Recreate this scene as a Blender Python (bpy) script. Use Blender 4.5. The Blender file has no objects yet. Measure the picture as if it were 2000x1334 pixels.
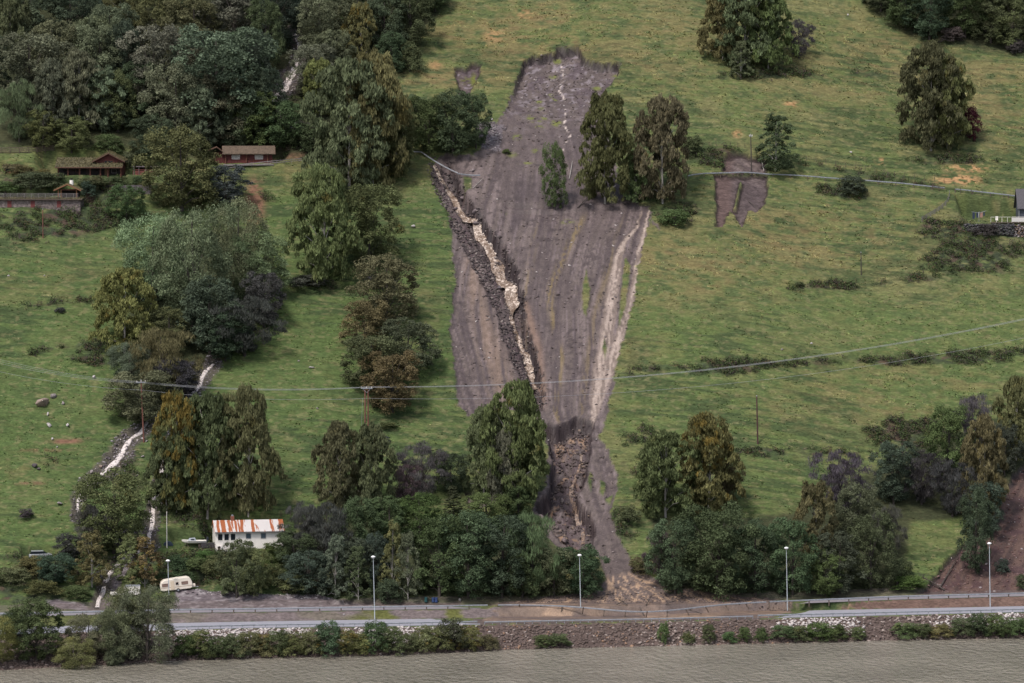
import bpy, math, random
import numpy as np
from mathutils import Vector, Matrix, Euler
R = math.radians
scene = bpy.context.scene
# ---------------------------------------------------------------- camera
CAM = np.array([0.0, -700.0, 105.0]); PITCH = R(-4.09); FPX = 7700.0
cd = bpy.data.cameras.new('camera'); cam = bpy.data.objects.new('camera', cd)
scene.collection.objects.link(cam); scene.camera = cam
cam.location = CAM; cam.rotation_euler = (R(90) + PITCH, 0, 0)
cd.sensor_width = 36; cd.lens = FPX / 2000 * 36; cd.clip_start = 1; cd.clip_end = 6000
# ---------------------------------------------------------------- sky and sun
SUN_EL, SUN_AZ = R(58), R(215)          # azimuth clockwise from +Y (the view direction)
w = bpy.data.worlds.new('World'); scene.world = w; w.use_nodes = True
nt = w.node_tree; nt.nodes.clear()
sky = nt.nodes.new('ShaderNodeTexSky'); sky.sky_type = 'NISHITA'; sky.sun_disc = False
sky.sun_elevation = SUN_EL; sky.sun_rotation = SUN_AZ; sky.dust_density = 3.0
hs = nt.nodes.new('ShaderNodeHueSaturation'); hs.inputs['Saturation'].default_value = 0.62
bg = nt.nodes.new('ShaderNodeBackground'); bg.inputs['Strength'].default_value = 0.082
ow = nt.nodes.new('ShaderNodeOutputWorld')
nt.links.new(sky.outputs[0], hs.inputs['Color']); nt.links.new(hs.outputs[0], bg.inputs[0]); nt.links.new(bg.outputs[0], ow.inputs[0])
sd = bpy.data.lights.new('sun', 'SUN'); sd.energy = 1.5; sd.angle = R(10); sd.color = (1.0, 0.93, 0.86)
so = bpy.data.objects.new('sun', sd); scene.collection.objects.link(so)
sv = Vector((math.sin(SUN_AZ) * math.cos(SUN_EL), math.cos(SUN_AZ) * math.cos(SUN_EL), math.sin(SUN_EL)))
so.rotation_euler = sv.to_track_quat('Z', 'Y').to_euler(); so.location = (-100, -200, 300)
scene.view_settings.view_transform = 'Standard'; scene.view_settings.look = 'None'
scene.view_settings.exposure = 0.98; scene.view_settings.gamma = 1.0
scene.cycles.max_bounces = 5; scene.cycles.diffuse_bounces = 3; scene.cycles.glossy_bounces = 2
scene.cycles.transmission_bounces = 3; scene.cycles.transparent_max_bounces = 4
rng = np.random.default_rng(7); random.seed(7)
COL = scene.collection

# ---------------------------------------------------------------- noise in numpy
def _h(ix, iy, s):
    h = (ix.astype(np.int64) * 374761393 + iy.astype(np.int64) * 668265263 + s * 1274126177) & 0xFFFFFFFF
    h = ((h ^ (h >> 13)) * 1274126177) & 0xFFFFFFFF
    return ((h ^ (h >> 16)) & 0xFFFF) / 65535.0
def vn(x, y, s=0):
    x = np.asarray(x, float); y = np.asarray(y, float)
    ix = np.floor(x); iy = np.floor(y); fx = x - ix; fy = y - iy
    fx = fx * fx * (3 - 2 * fx); fy = fy * fy * (3 - 2 * fy)
    a = _h(ix, iy, s); b = _h(ix + 1, iy, s); c = _h(ix, iy + 1, s); d = _h(ix + 1, iy + 1, s)
    return (a * (1 - fx) + b * fx) * (1 - fy) + (c * (1 - fx) + d * fx) * fy
def fbm(x, y, s=0, o=4, g=0.5):
    t = 0; a = 1; n = 0
    for k in range(o):
        t = t + a * vn(np.asarray(x) * 2 ** k + 17.3 * k, np.asarray(y) * 2 ** k - 9.1 * k, s + k); n += a; a *= g
    return t / n
def sm(a, b, x):
    t = np.clip((x - a) / (b - a), 0, 1); return t * t * (3 - 2 * t)
# ---------------------------------------------------------------- camera maths (only used to survey where things stand on the slope)
cp, sp = math.cos(PITCH), math.sin(PITCH)
def ray(px, py):
    a = (px - 1000) / FPX; b = (667 - py) / FPX
    return np.array([a, cp - b * sp, sp + b * cp])
def proj(x, y, z):
    dx, dy, dz = x - CAM[0], y - CAM[1], z - CAM[2]
    f = dy * cp + dz * sp; u = -dy * sp + dz * cp
    return 1000 + FPX * dx / f, 667 - FPX * u / f
# ---------------------------------------------------------------- terrain: river bank, two roads, hillside
def plane_line(pts, z):
    xs, ys = [], []
    for px, py in pts:
        d = ray(px, py); t = (z - CAM[2]) / d[2]; xs.append(CAM[0] + t * d[0]); ys.append(CAM[1] + t * d[1])
    return np.array(xs), np.array(ys)
L_water = [(-200, 1318), (0, 1309), (100, 1303), (200, 1298), (340, 1290), (500, 1285), (750, 1280), (1000, 1268), (1250, 1262), (1500, 1256), (1750, 1250), (2000, 1245), (2200, 1240)]
L_rf = [(-200, 1244), (0, 1240), (340, 1231), (500, 1227), (750, 1224), (1000, 1219), (1300, 1213), (1500, 1208), (1750, 1202), (2000, 1196), (2200, 1191)]
L_rb = [(-200, 1230), (0, 1226), (340, 1217), (500, 1214), (750, 1210), (1000, 1206), (1300, 1200), (1500, 1194), (1750, 1189), (2000, 1184), (2200, 1179)]
L_uf = [(-200, 1209), (0, 1206), (340, 1198), (500, 1196), (750, 1192), (1000, 1188), (1250, 1188), (1500, 1182), (1750, 1172), (2000, 1165), (2200, 1160)]
L_ub = [(-200, 1199), (0, 1196), (340, 1189), (500, 1187), (750, 1183), (1000, 1179), (1250, 1179), (1500, 1173), (1750, 1163), (2000, 1157), (2200, 1152)]
ZR, ZU = 3.6, 5.0
LW, LRF, LRB = plane_line(L_water, 0), plane_line(L_rf, ZR), plane_line(L_rb, ZR)
LUF, LUB = plane_line(L_uf, ZU), plane_line(L_ub, ZU)
def H0(x, y):
    x = np.asarray(x, float); y = np.asarray(y, float)
    kw, k1, k2, k3, k4 = [np.interp(x, l[0], l[1]) for l in (LW, LRF, LRB, LUF, LUB)]
    z = np.where(y < kw, (y - kw) * 0.25, 0.0)
    z = np.where((y >= kw), ZR * np.clip((y - kw) / (k1 - kw), 0, 1) ** 0.9, z)
    z = np.where(y >= k2, ZR + (ZU - ZR) * sm(0, 1, (y - k2) / np.maximum(k3 - k2, .5)), z)
    d = np.maximum(y - k4, 0)
    hill = 0.57 * d - 2.6 * (1 - np.exp(-d / 9.0))
    hill += (sm(10, 60, d)) * (3.0 * (fbm(x / 70 + 3, y / 70, 5, 2) - .5) + 0.9 * (fbm(x / 18, y / 14, 9, 2) - .5))
    z = np.where(y >= k4, ZU + hill, z)
    return np.maximum(z, -3.0)
def base_hit(px, py):
    d = ray(px, py); t = np.arange(655, 1200, 0.5); X = CAM[0] + t * d[0]; Y = CAM[1] + t * d[1]; Z = CAM[2] + t * d[2]
    k = np.argmax(Z < H0(X, Y)); return X[k], Y[k], float(H0(X[k], Y[k]))
xs = np.concatenate([-np.geomspace(320, 128, 45)[:-1], np.arange(-128, 128.1, 0.33), np.geomspace(128, 320, 45)[1:]])
ys = np.concatenate([np.arange(-62, 236, 0.33), np.linspace(236, 420, 90)[1:]])
NX, NY = len(xs), len(ys)
GX, GY = np.meshgrid(xs, ys); GZ = H0(GX, GY)
PX, PY = proj(GX, GY, GZ)
# level building plots cut into the slope: pixel spot, half sizes in metres
PLOTS = [(175, 346, 9.5, 4.2), (483, 319, 7.0, 4.0), (75, 408, 11.0, 3.2), (22, 339, 2.6, 1.8), (128, 386, 3.2, 2.0), (285, 344, 3.2, 1.8),
         (486, 1072, 7.6, 4.6), (345, 1152, 4.5, 2.6), (1960, 434, 7.5, 4.2), (380, 1065, 4.0, 2.0), (245, 1166, 4.5, 2.0), (78, 1100, 3.2, 2.0), (1040, 408, 5.0, .9)]
for px, py, rx, ry in PLOTS:
    x0, y0, z0 = base_hit(px, py)
    q = np.maximum(np.abs(GX - x0) / rx, np.abs(GY - y0 - ry * .75) / ry)
    GZ = GZ + (z0 - GZ) * (1 - sm(0.98, 1.35, q))

# ---------------------------------------------------------------- ground cover map, surveyed as outlines on the slope
wx = 5 * (fbm(GX / 1.6, GY / 1.2, 21, 3) - .5) * 2; wy = 5 * (fbm(GX / 1.6 + 40, GY / 1.2, 22, 3) - .5) * 2
QX, QY = PX + wx, PY + wy
def poly_sd(pts, pad=45, jx=1.0):
    P = np.array(pts, float); lo = P.min(0) - pad; hi = P.max(0) + pad
    out = np.full(GX.shape, -float(pad))
    X = PX + wx * jx; Y = PY + wy * jx
    m = (X > lo[0]) & (X < hi[0]) & (Y > lo[1]) & (Y < hi[1])
    x = X[m]; y = Y[m]; d = np.full(x.shape, 1e9); ins = np.zeros(x.shape, bool)
    for i in range(len(P)):
        a = P[i]; b = P[(i + 1) % len(P)]; e = b - a; L = e @ e + 1e-9
        t = np.clip(((x - a[0]) * e[0] + (y - a[1]) * e[1]) / L, 0, 1)
        d = np.minimum(d, np.hypot(x - a[0] - t * e[0], y - a[1] - t * e[1]))
        c = ((a[1] > y) != (b[1] > y)) & (x < (b[0] - a[0]) * (y - a[1]) / (b[1] - a[1] + 1e-12) + a[0]); ins ^= c
    out[m] = np.where(ins, d, -d); return np.clip(out, -pad, None)
def path_d(pts, pad=60, jx=1.0):
    """distance / half width to a polyline of (px, py, halfwidth); returns (ratio, arclength)"""
    P = np.array(pts, float); lo = P[:, :2].min(0) - pad; hi = P[:, :2].max(0) + pad
    X = PX + wx * jx; Y = PY + wy * jx
    m = (X > lo[0]) & (X < hi[0]) & (Y > lo[1]) & (Y < hi[1]); x = X[m]; y = Y[m]
    best = np.full(x.shape, 9.0)
    for i in range(len(P) - 1):
        a = P[i]; b = P[i + 1]; e = (b - a)[:2]; t = np.clip(((x - a[0]) * e[0] + (y - a[1]) * e[1]) / (e @ e + 1e-9), 0, 1)
        q = np.hypot(x - a[0] - t * e[0], y - a[1] - t * e[1]) / (a[2] + (b[2] - a[2]) * t); best = np.minimum(best, q)
    out = np.full(GX.shape, 9.0); out[m] = best; return out
def blob(L):
    o = np.zeros(GX.shape)
    for bx, by, rx, ry, a in L:
        o = np.maximum(o, a * np.exp(-(((PX - bx) / rx) ** 2 + ((PY - by) / ry) ** 2) ** 1.5)) if a > 0 else o
    return o
MUD = [(1023, 122), (1045, 108), (1078, 100), (1090, 91), (1130, 93), (1138, 108), (1165, 122), (1213, 124), (1205, 150), (1190, 165), (1175, 190),
       (1180, 250), (1205, 330), (1235, 395), (1265, 404), (1290, 455), (1270, 428), (1256, 480), (1243, 540), (1235, 600), (1222, 650), (1205, 710), (1195, 770),
       (1182, 830), (1172, 852), (1186, 880), (1205, 925), (1203, 965), (1190, 1000), (1206, 1040), (1225, 1080), (1245, 1112), (1300, 1142), (1400, 1160),
       (1500, 1170), (1560, 1180), (1540, 1200), (1480, 1211), (1300, 1214), (1100, 1217), (960, 1220), (900, 1219), (925, 1211), (975, 1203), (960, 1192), (985, 1186), (935, 1180), (1000, 1174), (1100, 1163), (1175, 1150),
       (1182, 1128), (1168, 1090), (1120, 1092), (1085, 1065), (1045, 1015), (1035, 975), (1065, 950), (1072, 880), (1058, 830), (1040, 800),
       (950, 805), (915, 812), (893, 790), (890, 740), (882, 680), (878, 640), (885, 600), (888, 540), (882, 480), (880, 440), (877, 412), (862, 372), (848, 350),
       (842, 318), (860, 303), (930, 300), (945, 290), (958, 245), (985, 225), (1000, 180), (1010, 150)]
sdm = poly_sd(MUD); sdm = sdm + 7 * (fbm(GX / 1.1, GY / .9, 24, 3) - .5) + 7 * (fbm(GX / 4, GY / 4, 25, 2) - .5) * (PY < 1120)
for hole in ([(1146, 525), (1152, 560), (1150, 600), (1143, 620), (1137, 600), (1138, 560)], [(1222, 500), (1232, 520), (1222, 600), (1208, 640), (1212, 570)],
             [(1150, 920), (1158, 930), (1154, 960), (1148, 945)], [(1172, 935), (1182, 945), (1180, 970), (1172, 960)], [(1182, 975), (1198, 965), (1192, 985)],
             [(905, 345), (922, 348), (920, 368), (908, 372)], [(1180, 660), (1186, 680), (1182, 700), (1177, 680)]):
    sdm = np.minimum(sdm, -poly_sd(hole, jx=.5))
SLIDES = [[(893, 128), (912, 136), (918, 122), (940, 124), (938, 142), (926, 165), (915, 198), (890, 205), (894, 170), (888, 145)],
          [(1395, 338), (1502, 338), (1496, 395), (1478, 414), (1462, 412), (1449, 445), (1436, 420), (1424, 412), (1412, 445), (1399, 442), (1398, 390)],
          [(1412, 304), (1440, 298), (1500, 312), (1498, 336), (1408, 336)],
          [(2060, 880), (1985, 915), (1960, 960), (1935, 1010), (1885, 1060), (1850, 1092), (1812, 1138), (1788, 1162), (2060, 1160)],
          [(905, 958), (975, 965), (980, 988), (915, 992)], [(640, 1172), (900, 1176), (900, 1184), (640, 1184)]]
sds = [poly_sd(p) for p in SLIDES]
sds[1] = np.minimum(sds[1], -poly_sd([(1446, 352), (1449, 356), (1437, 408), (1433, 406)], jx=.3))
sd_small = np.maximum.reduce(sds)
GUL = [(856, 312, 22), (866, 345, 26), (888, 390, 26), (915, 435, 30), (950, 490, 34), (978, 545, 36), (992, 590, 30), (1004, 640, 24), (1022, 690, 24), (1038, 740, 22), (1046, 785, 16)]
gq = path_d(GUL, jx=1.7)
LGUL = [(1058, 818), (1086, 830), (1125, 811), (1160, 824), (1154, 862), (1150, 900), (1140, 945), (1124, 966), (1152, 1000), (1162, 1030), (1156, 1066), (1122, 1078), (1090, 1048), (1064, 1012), (1042, 985), (1072, 960), (1078, 900), (1070, 850)]
sdg = poly_sd(LGUL)
GRAVEL = [[(345, 1150), (400, 1153), (480, 1158), (600, 1162), (730, 1180), (730, 1188), (340, 1190)], [(90, 1172), (160, 1176), (180, 1192), (100, 1190)],
          [(930, 240), (985, 240), (975, 290), (940, 292)], [(205, 1040), (240, 1080), (215, 1140), (185, 1200), (205, 1200), (245, 1120), (300, 1060), (290, 1030)]]
sdv = np.maximum.reduce([poly_sd(p) for p in GRAVEL])
ST_L = [(418, 708, 9), (400, 735, 9), (372, 772, 8), (330, 800, 7), (292, 815, 7), (283, 838, 8), (245, 862, 10), (236, 888, 13), (212, 915, 11), (170, 945, 8), (152, 972, 7), (150, 1010, 6)]
ST_M = [(345, 830, 6), (322, 880, 6), (308, 950, 7), (300, 1000, 8), (288, 1045, 9), (300, 1066, 7), (262, 1085, 6), (228, 1098, 7), (208, 1130, 7), (196, 1162, 7), (190, 1192, 8)]
ST_U = [(572, 60, 7), (584, 92, 6), (580, 135, 10), (564, 160, 14), (545, 190, 9), (530, 203, 8), (560, 235, 7), (608, 258, 7)]
sq = np.minimum.reduce([path_d(s, jx=.6) for s in (ST_L, ST_M, ST_U)])
kw, k1, k2, k3, k4 = [np.interp(GX, l[0], l[1]) for l in (LW, LRF, LRB, LUF, LUB)]
inroad = ((GY > k1 + .15) & (GY < k2 - .3)); inup = ((GY > k3 + .4) & (GY < k4)); bank = (GY < k1 - .2); emb = (GY > k2) & (GY < k3)
hillm = sm(0, 3, GY - k4)
ROUGH = [(120, 440, 150, 34, 1), (30, 360, 60, 30, .8), (200, 380, 60, 30, .9), (1400, 310, 80, 20, .9), (1330, 420, 40, 22, .9), (1900, 500, 110, 40, .9), (1850, 450, 60, 20, 1),
         (1620, 560, 70, 10, .9), (1780, 545, 40, 10, .7), (1830, 705, 180, 11, 1), (1420, 720, 75, 18, .9), (1900, 700, 120, 12, .8), (1560, 712, 60, 8, .6), (1780, 850, 90, 38, 1),
         (1500, 885, 130, 10, .6), (760, 960, 60, 20, .4), (1210, 1020, 40, 50, .5), (100, 1100, 110, 40, .8), (380, 1110, 110, 35, .9), (600, 1140, 80, 30, .8), (420, 1020, 100, 25, .8),
         (120, 900, 50, 40, .4), (60, 1160, 100, 25, .9), (1500, 145, 90, 14, .9), (1850, 315, 90, 10, .8), (1700, 350, 60, 8, .6), (1640, 375, 70, 18, .6), (1250, 880, 60, 60, .45),
         (620, 560, 60, 18, .6), (560, 385, 60, 14, .5), (740, 150, 60, 20, .3), (180, 690, 60, 30, .7), (150, 615, 60, 8, .35), (1100, 1120, 60, 30, .8), (250, 930, 40, 50, .6), (700, 185, 100, 40, .6), (560, 240, 70, 50, .8), (1770, 145, 60, 8, .5), (1700, 145, 80, 5, .5)]
rough = np.clip((blob(ROUGH) * 1.25 - 1.15 * fbm(GX / 4.5, GY / 1.7, 31, 3) + .12) * 1.8, 0, 1)
LINES = [[(1215, 728, 4), (1350, 714, 8), (1450, 714, 10), (1560, 708, 6), (1700, 702, 7), (1850, 697, 8), (2020, 687, 9)], [(1540, 566, 5), (1700, 557, 4), (1800, 545, 7), (1910, 528, 9)], [(1440, 890, 5), (1600, 884, 4), (1710, 890, 7)],
         [(1400, 152, 4), (1500, 148, 8), (1570, 146, 6)], [(1690, 146, 3), (1790, 144, 5)], [(40, 602, 2), (110, 592, 4), (210, 590, 2)], [(60, 690, 4), (150, 672, 5), (215, 668, 5)], [(1560, 316, 4), (1700, 346, 4), (1830, 366, 3)]]
lnq = np.minimum.reduce([path_d(l, jx=1.2) for l in LINES])
rough = np.maximum(rough, .55 * sm(1.15, .6, lnq) * sm(.30, .48, fbm(GX / 3.5, GY / 2, 33, 2)))
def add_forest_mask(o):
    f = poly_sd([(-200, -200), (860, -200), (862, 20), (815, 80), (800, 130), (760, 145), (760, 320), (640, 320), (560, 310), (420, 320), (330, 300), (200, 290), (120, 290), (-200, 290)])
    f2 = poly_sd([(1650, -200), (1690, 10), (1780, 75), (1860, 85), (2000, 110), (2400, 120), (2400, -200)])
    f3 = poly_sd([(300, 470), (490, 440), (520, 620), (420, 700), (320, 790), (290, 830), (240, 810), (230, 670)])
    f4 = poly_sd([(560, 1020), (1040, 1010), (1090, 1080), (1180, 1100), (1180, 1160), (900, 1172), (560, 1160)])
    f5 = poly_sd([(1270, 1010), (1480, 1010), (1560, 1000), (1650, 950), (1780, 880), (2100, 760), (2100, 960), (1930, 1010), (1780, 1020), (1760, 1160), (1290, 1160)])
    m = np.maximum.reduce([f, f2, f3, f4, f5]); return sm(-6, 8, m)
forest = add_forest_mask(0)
# displacements (metres)
mud = sm(-1.5, 1.5, np.maximum(sdm, sd_small)); mudm = sm(-1.5, 1.5, sdm)
grassy = (1 - mud) * hillm * (1 - sm(-3, 3, sdv))
D = grassy * (0.24 * (fbm(GX / 2.2, GY / 1.0, 41, 2) - .5) + 0.07 * (vn(GX / .8, GY / .7, 44) - .5) + rough * 0.7 * (fbm(GX / 1.2, GY / 1.1, 43, 2) - .4))
D += grassy * 0.16 * (1 - np.abs(2 * fbm(GX / 11, GY / 1.3, 47, 2) - 1)) ** 3
D += grassy * 0.35 * (fbm(GX / 5 + fbm(GX / 9, GY / 9, 51, 2) * 2, GY / 1.9, 45, 2) - .5)
topd = 1.5 * sm(0, 3.5, sdm) * (1 - sm(140, 235, PY)) + 0.25 * sm(0, 4, sdm)
D -= hillm * topd
mu = np.interp(PY, [90, 200, 400, 600, 800, 1100], [1105, 1080, 1110, 1070, 1075, 1180]); mw = np.interp(PY, [90, 200, 400, 600, 800, 1100], [70, 90, 190, 175, 130, 60])
U = (PX - mu) / mw
flowcurve = 0.5 * (fbm(PY / 120, U * 3, 61, 2) - .5)
str1 = fbm((U + flowcurve * .3) * 17, PY / 130, 62, 3); str2 = fbm((U + flowcurve * .2) * 60, PY / 70, 63, 2)
midmud = sm(215, 320, PY) * (1 - sm(980, 1090, PY))
D += hillm * mudm * (midmud * (0.20 * (str1 - .5) + 0.20 * (str2 - .5)) * (.3 + 1.4 * fbm(PX / 50, PY / 40, 101, 2)) + 0.26 * (fbm(GX / 1.3, GY / 1.3, 64, 3) - .5) + (1 - midmud) * .35 * (fbm(GX / 2.2, GY / 2.2, 65, 3) - .5))
gcx = np.interp(PY, [g[1] for g in GUL], [g[0] for g in GUL]); gright = sm(-4, 12, QX - gcx)
gdep = (.9 + (1.2 + 2.8 * fbm(PY / 22, PX / 60, 77, 2)) * gright) * sm(1.06, 0.86, gq) * sm(300, 340, PY) + 0.6 * sm(.6, .2, gq) * sm(300, 340, PY)
gulm = sm(1.1, .9, gq)
D -= hillm * gdep
D += gulm * 1.0 * (fbm(GX / 1.1, GY / 1.1, 66, 3) - .5)
lg = sm(-1, 5, sdg); ldep = 3.0 * sm(-.5, 3, sdg) * (0.6 + 0.8 * fbm(GX / 3.2, GY / 3.2, 67, 2))
blk = vn(GX / 2.2 + wx * .1, GY / 2.6, 68); D -= ldep; D += lg * (2.1 * (np.floor(blk * 4) / 4 - .4) + 1.5 * (fbm(GX / 1.3, GY / 1.3, 68, 3, .6) - .5))
smallm = sm(-1, 2, sd_small) * hillm
D -= smallm * (.85 + .5 * (fbm(GX / 1.2, GY / 1.2, 69, 3) - .5))
D -= hillm * 0.6 * sm(1.5, .8, sq)
# wall step across the slide (old terrace edge) and step terraces of the pasture
stepx = sm(-1.0, 1.0, PY - (406 + 6 * np.sin(PX / 40))) * mudm * sm(960, 1000, PX) * (1 - sm(1240, 1260, PX))
D -= stepx * 0.5 * (1 - sm(409, 460, PY))
rip = bank & (GY > kw - 2)
D += np.where(rip, 0.5 * (fbm(GX / .9, GY / .7, 70, 3) - .5), 0)
D += np.where(emb, 0.3 * (fbm(GX / 1.0, GY / .8, 71, 3) - .5), 0)
fan = poly_sd([(1185, 1118), (1240, 1112), (1300, 1142), (1400, 1160), (1560, 1178), (1540, 1205), (1300, 1212), (940, 1218), (960, 1178), (1100, 1163), (1178, 1150)])
fanm = sm(-2, 6, fan)
FA = np.arctan2(PX - 1195, np.maximum(PY - 1085, 4) * 3.2); FR = np.hypot(PX - 1195, (PY - 1085) * 3.2)
rid = 1 - np.abs(2 * fbm(FA * 13 + .8 * fbm(FR / 50, FA * 5, 73, 2), FR / 120, 72, 2) - 1); rid2 = 1 - np.abs(2 * fbm(FA * 26 + 1.2 * fbm(FR / 30, FA * 9, 76, 2), FR / 60, 75, 2) - 1)
riv = fanm * np.maximum(sm(.82, .94, rid), .75 * sm(.88, .97, rid2)) * sm(1184, 1174, PY) + fanm * sm(1172, 1184, PY) * .75 * sm(.56, .70, fbm(GX / 9, GY / .9 + GX * .12 * np.sign(GX - 16), 78, 3))
D += fanm * (0.30 * sm(50, 10, np.abs(PY - 1170)) + .22 * (fbm(GX / 1.5, GY / 1.5, 74, 3) - .5)) - .08 * riv
GZ = GZ + D
def Zat(x, y):
    x = np.asarray(x, float); y = np.asarray(y, float)
    i = np.clip(np.searchsorted(xs, x) - 1, 0, NX - 2); j = np.clip(np.searchsorted(ys, y) - 1, 0, NY - 2)
    fx = np.clip((x - xs[i]) / (xs[i + 1] - xs[i]), 0, 1); fy = np.clip((y - ys[j]) / (ys[j + 1] - ys[j]), 0, 1)
    return (GZ[j, i] * (1 - fx) + GZ[j, i + 1] * fx) * (1 - fy) + (GZ[j + 1, i] * (1 - fx) + GZ[j + 1, i + 1] * fx) * fy
def gat(A, x, y):
    i = np.clip(np.searchsorted(xs, x), 0, NX - 1); j = np.clip(np.searchsorted(ys, y), 0, NY - 1); return A[j, i]
def hit(px, py):
    d = ray(px, py); t = np.arange(640, 1150, 0.2); X = CAM[0] + t * d[0]; Y = CAM[1] + t * d[1]; Z = CAM[2] + t * d[2]
    g = Zat(X, Y); ok = (Z < g); k = int(np.argmax(ok)) if ok.any() else len(t) - 1
    return float(X[k]), float(Y[k]), float(g[k])
def ppm(x, y, z): return FPX / ((y - CAM[1]) * cp + (z - CAM[2]) * sp)      # pixels per metre out there
# ---------------------------------------------------------------- materials
MATS = {}
def mat(name, color=(.5, .5, .5),  rough=.8, noise=None, attr=None, bump=0, bscale=5, metal=0, objcolor=False, coord='Object', spec=None, bvec=None):
    if name in MATS: return MATS[name]
    m = bpy.data.materials.new(name); m.use_nodes = True; n = m.node_tree; b = n.nodes['Principled BSDF']
    b.inputs['Roughness'].default_value = rough; b.inputs['Metallic'].default_value = metal
    if spec is not None: b.inputs['Specular IOR Level'].default_value = spec
    tc = n.nodes.new('ShaderNodeTexCoord'); src = None
    if attr:
        a = n.nodes.new('ShaderNodeAttribute'); a.attribute_name = attr; src = a.outputs['Color']
    else:
        c = n.nodes.new('ShaderNodeRGB'); c.outputs[0].default_value = (*color, 1); src = c.outputs[0]
    if noise:                                   # (scale vector, amount)
        for sc3, amt in noise:
            mp = n.nodes.new('ShaderNodeMapping'); mp.inputs['Scale'].default_value = sc3; n.links.new(tc.outputs[coord], mp.inputs[0])
            nz = n.nodes.new('ShaderNodeTexNoise'); nz.inputs['Scale'].default_value = 1; nz.inputs['Detail'].default_value = 4; n.links.new(mp.outputs[0], nz.inputs['Vector'])
            mr = n.nodes.new('ShaderNodeMapRange'); mr.inputs['From Min'].default_value = .3; mr.inputs['From Max'].default_value = .7
            mr.inputs['To Min'].default_value = 1 - amt; mr.inputs['To Max'].default_value = 1 + amt; n.links.new(nz.outputs[0], mr.inputs[0])
            vm = n.nodes.new('ShaderNodeVectorMath'); vm.operation = 'SCALE'; n.links.new(src, vm.inputs[0]); n.links.new(mr.outputs[0], vm.inputs['Scale']); src = vm.outputs[0]
    n.links.new(src, b.inputs['Base Color'])
    if bump:
        nz = n.nodes.new('ShaderNodeTexNoise'); nz.inputs['Scale'].default_value = bscale; nz.inputs['Detail'].default_value = 5; n.links.new(tc.outputs[coord], nz.inputs['Vector'])
        if bvec: mp = n.nodes.new('ShaderNodeMapping'); mp.inputs['Scale'].default_value = bvec; n.links.new(tc.outputs[coord], mp.inputs[0]); n.links.new(mp.outputs[0], nz.inputs['Vector'])
        bp = n.nodes.new('ShaderNodeBump'); bp.inputs['Strength'].default_value = 1; bp.inputs['Distance'].default_value = bump
        n.links.new(nz.outputs[0], bp.inputs['Height']); n.links.new(bp.outputs[0], b.inputs['Normal'])
    MATS[name] = m; return m
def leaf_mat():
    m = bpy.data.materials.new('leaves'); m.use_nodes = True; n = m.node_tree; n.nodes.clear(); N = n.nodes.new; L = n.links.new
    oi = N('ShaderNodeObjectInfo'); a = N('ShaderNodeAttribute'); a.attribute_name = 'tone'; c = N('ShaderNodeAttribute'); c.attribute_name = 'clump'
    s = N('ShaderNodeVectorMath'); s.operation = 'SCALE'
    # leaves of a share of the clumps have turned; that share is the object's colour alpha
    sub = N('ShaderNodeMath'); sub.operation = 'SUBTRACT'; L(oi.outputs['Alpha'], sub.inputs[0]); L(c.outputs['Fac'], sub.inputs[1])
    mul = N('ShaderNodeMath'); mul.operation = 'MULTIPLY'; mul.use_clamp = True; L(sub.outputs[0], mul.inputs[0]); mul.inputs[1].default_value = 6
    mx = N('ShaderNodeMix'); mx.data_type = 'RGBA'; L(mul.outputs[0], mx.inputs['Factor']); L(oi.outputs['Color'], mx.inputs[6]); mx.inputs[7].default_value = (.19, .145, .045, 1)
    L(mx.outputs[2], s.inputs[0]); L(a.outputs['Fac'], s.inputs['Scale'])
    d = N('ShaderNodeBsdfDiffuse'); t = N('ShaderNodeBsdfTranslucent'); L(s.outputs[0], d.inputs[0]); L(s.outputs[0], t.inputs[0])
    ms = N('ShaderNodeMixShader'); ms.inputs[0].default_value = .25; L(d.outputs[0], ms.inputs[1]); L(t.outputs[0], ms.inputs[2])
    o = N('ShaderNodeOutputMaterial'); L(ms.outputs[0], o.inputs[0]); return m
LEAF = leaf_mat()
M_bark = mat('bark', (.06, .05, .045), .9, noise=[((3, 3, 1), .4)])
M_birch = mat('birch_bark', (.33, .31, .29), .8, noise=[((4, 4, 9), .5)])
M_wood = mat('old_wood', (.10, .075, .06), .85, noise=[((6, 6, 1.5), .35)])
M_pole = mat('creosote_pole', (.16, .065, .05), .85, noise=[((4, 4, .6), .3)])
M_steel = mat('galvanised_steel', (.31, .33, .37), .5, noise=[((2, 2, 2), .2)], metal=.3)
M_wire = mat('conductor', (.34, .35, .38), .5)
M_white = mat('white_paint', (.78, .74, .70), .6, noise=[((1.2, 1.2, .5), .07)])
M_glass = mat('dark_glass', (.015, .02, .028), .12)
M_red = mat('red_stain', (.085, .018, .016), .8, noise=[((7, 7, .8), .4)])
M_logs = mat('log_timber', (.11, .042, .026), .8, noise=[((2, 2, 5), .35)])
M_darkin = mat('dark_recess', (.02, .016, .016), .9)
M_sod = mat('sod', (.085, .075, .04), 1, noise=[((3, 3, 3), .5), ((.6, .6, .6), .3)], bump=.1, bscale=6)
M_board = mat('barge_board', (.10, .052, .034), .8, noise=[((3, 3, 3), .3)])
M_stone = mat('field_stone', attr='rc', rough=.9, noise=[((4, 4, 4), .3)])
M_rock = mat('rock', attr='rc', rough=.9, noise=[((3, 3, 3), .3)], bump=.05, bscale=5)
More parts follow.
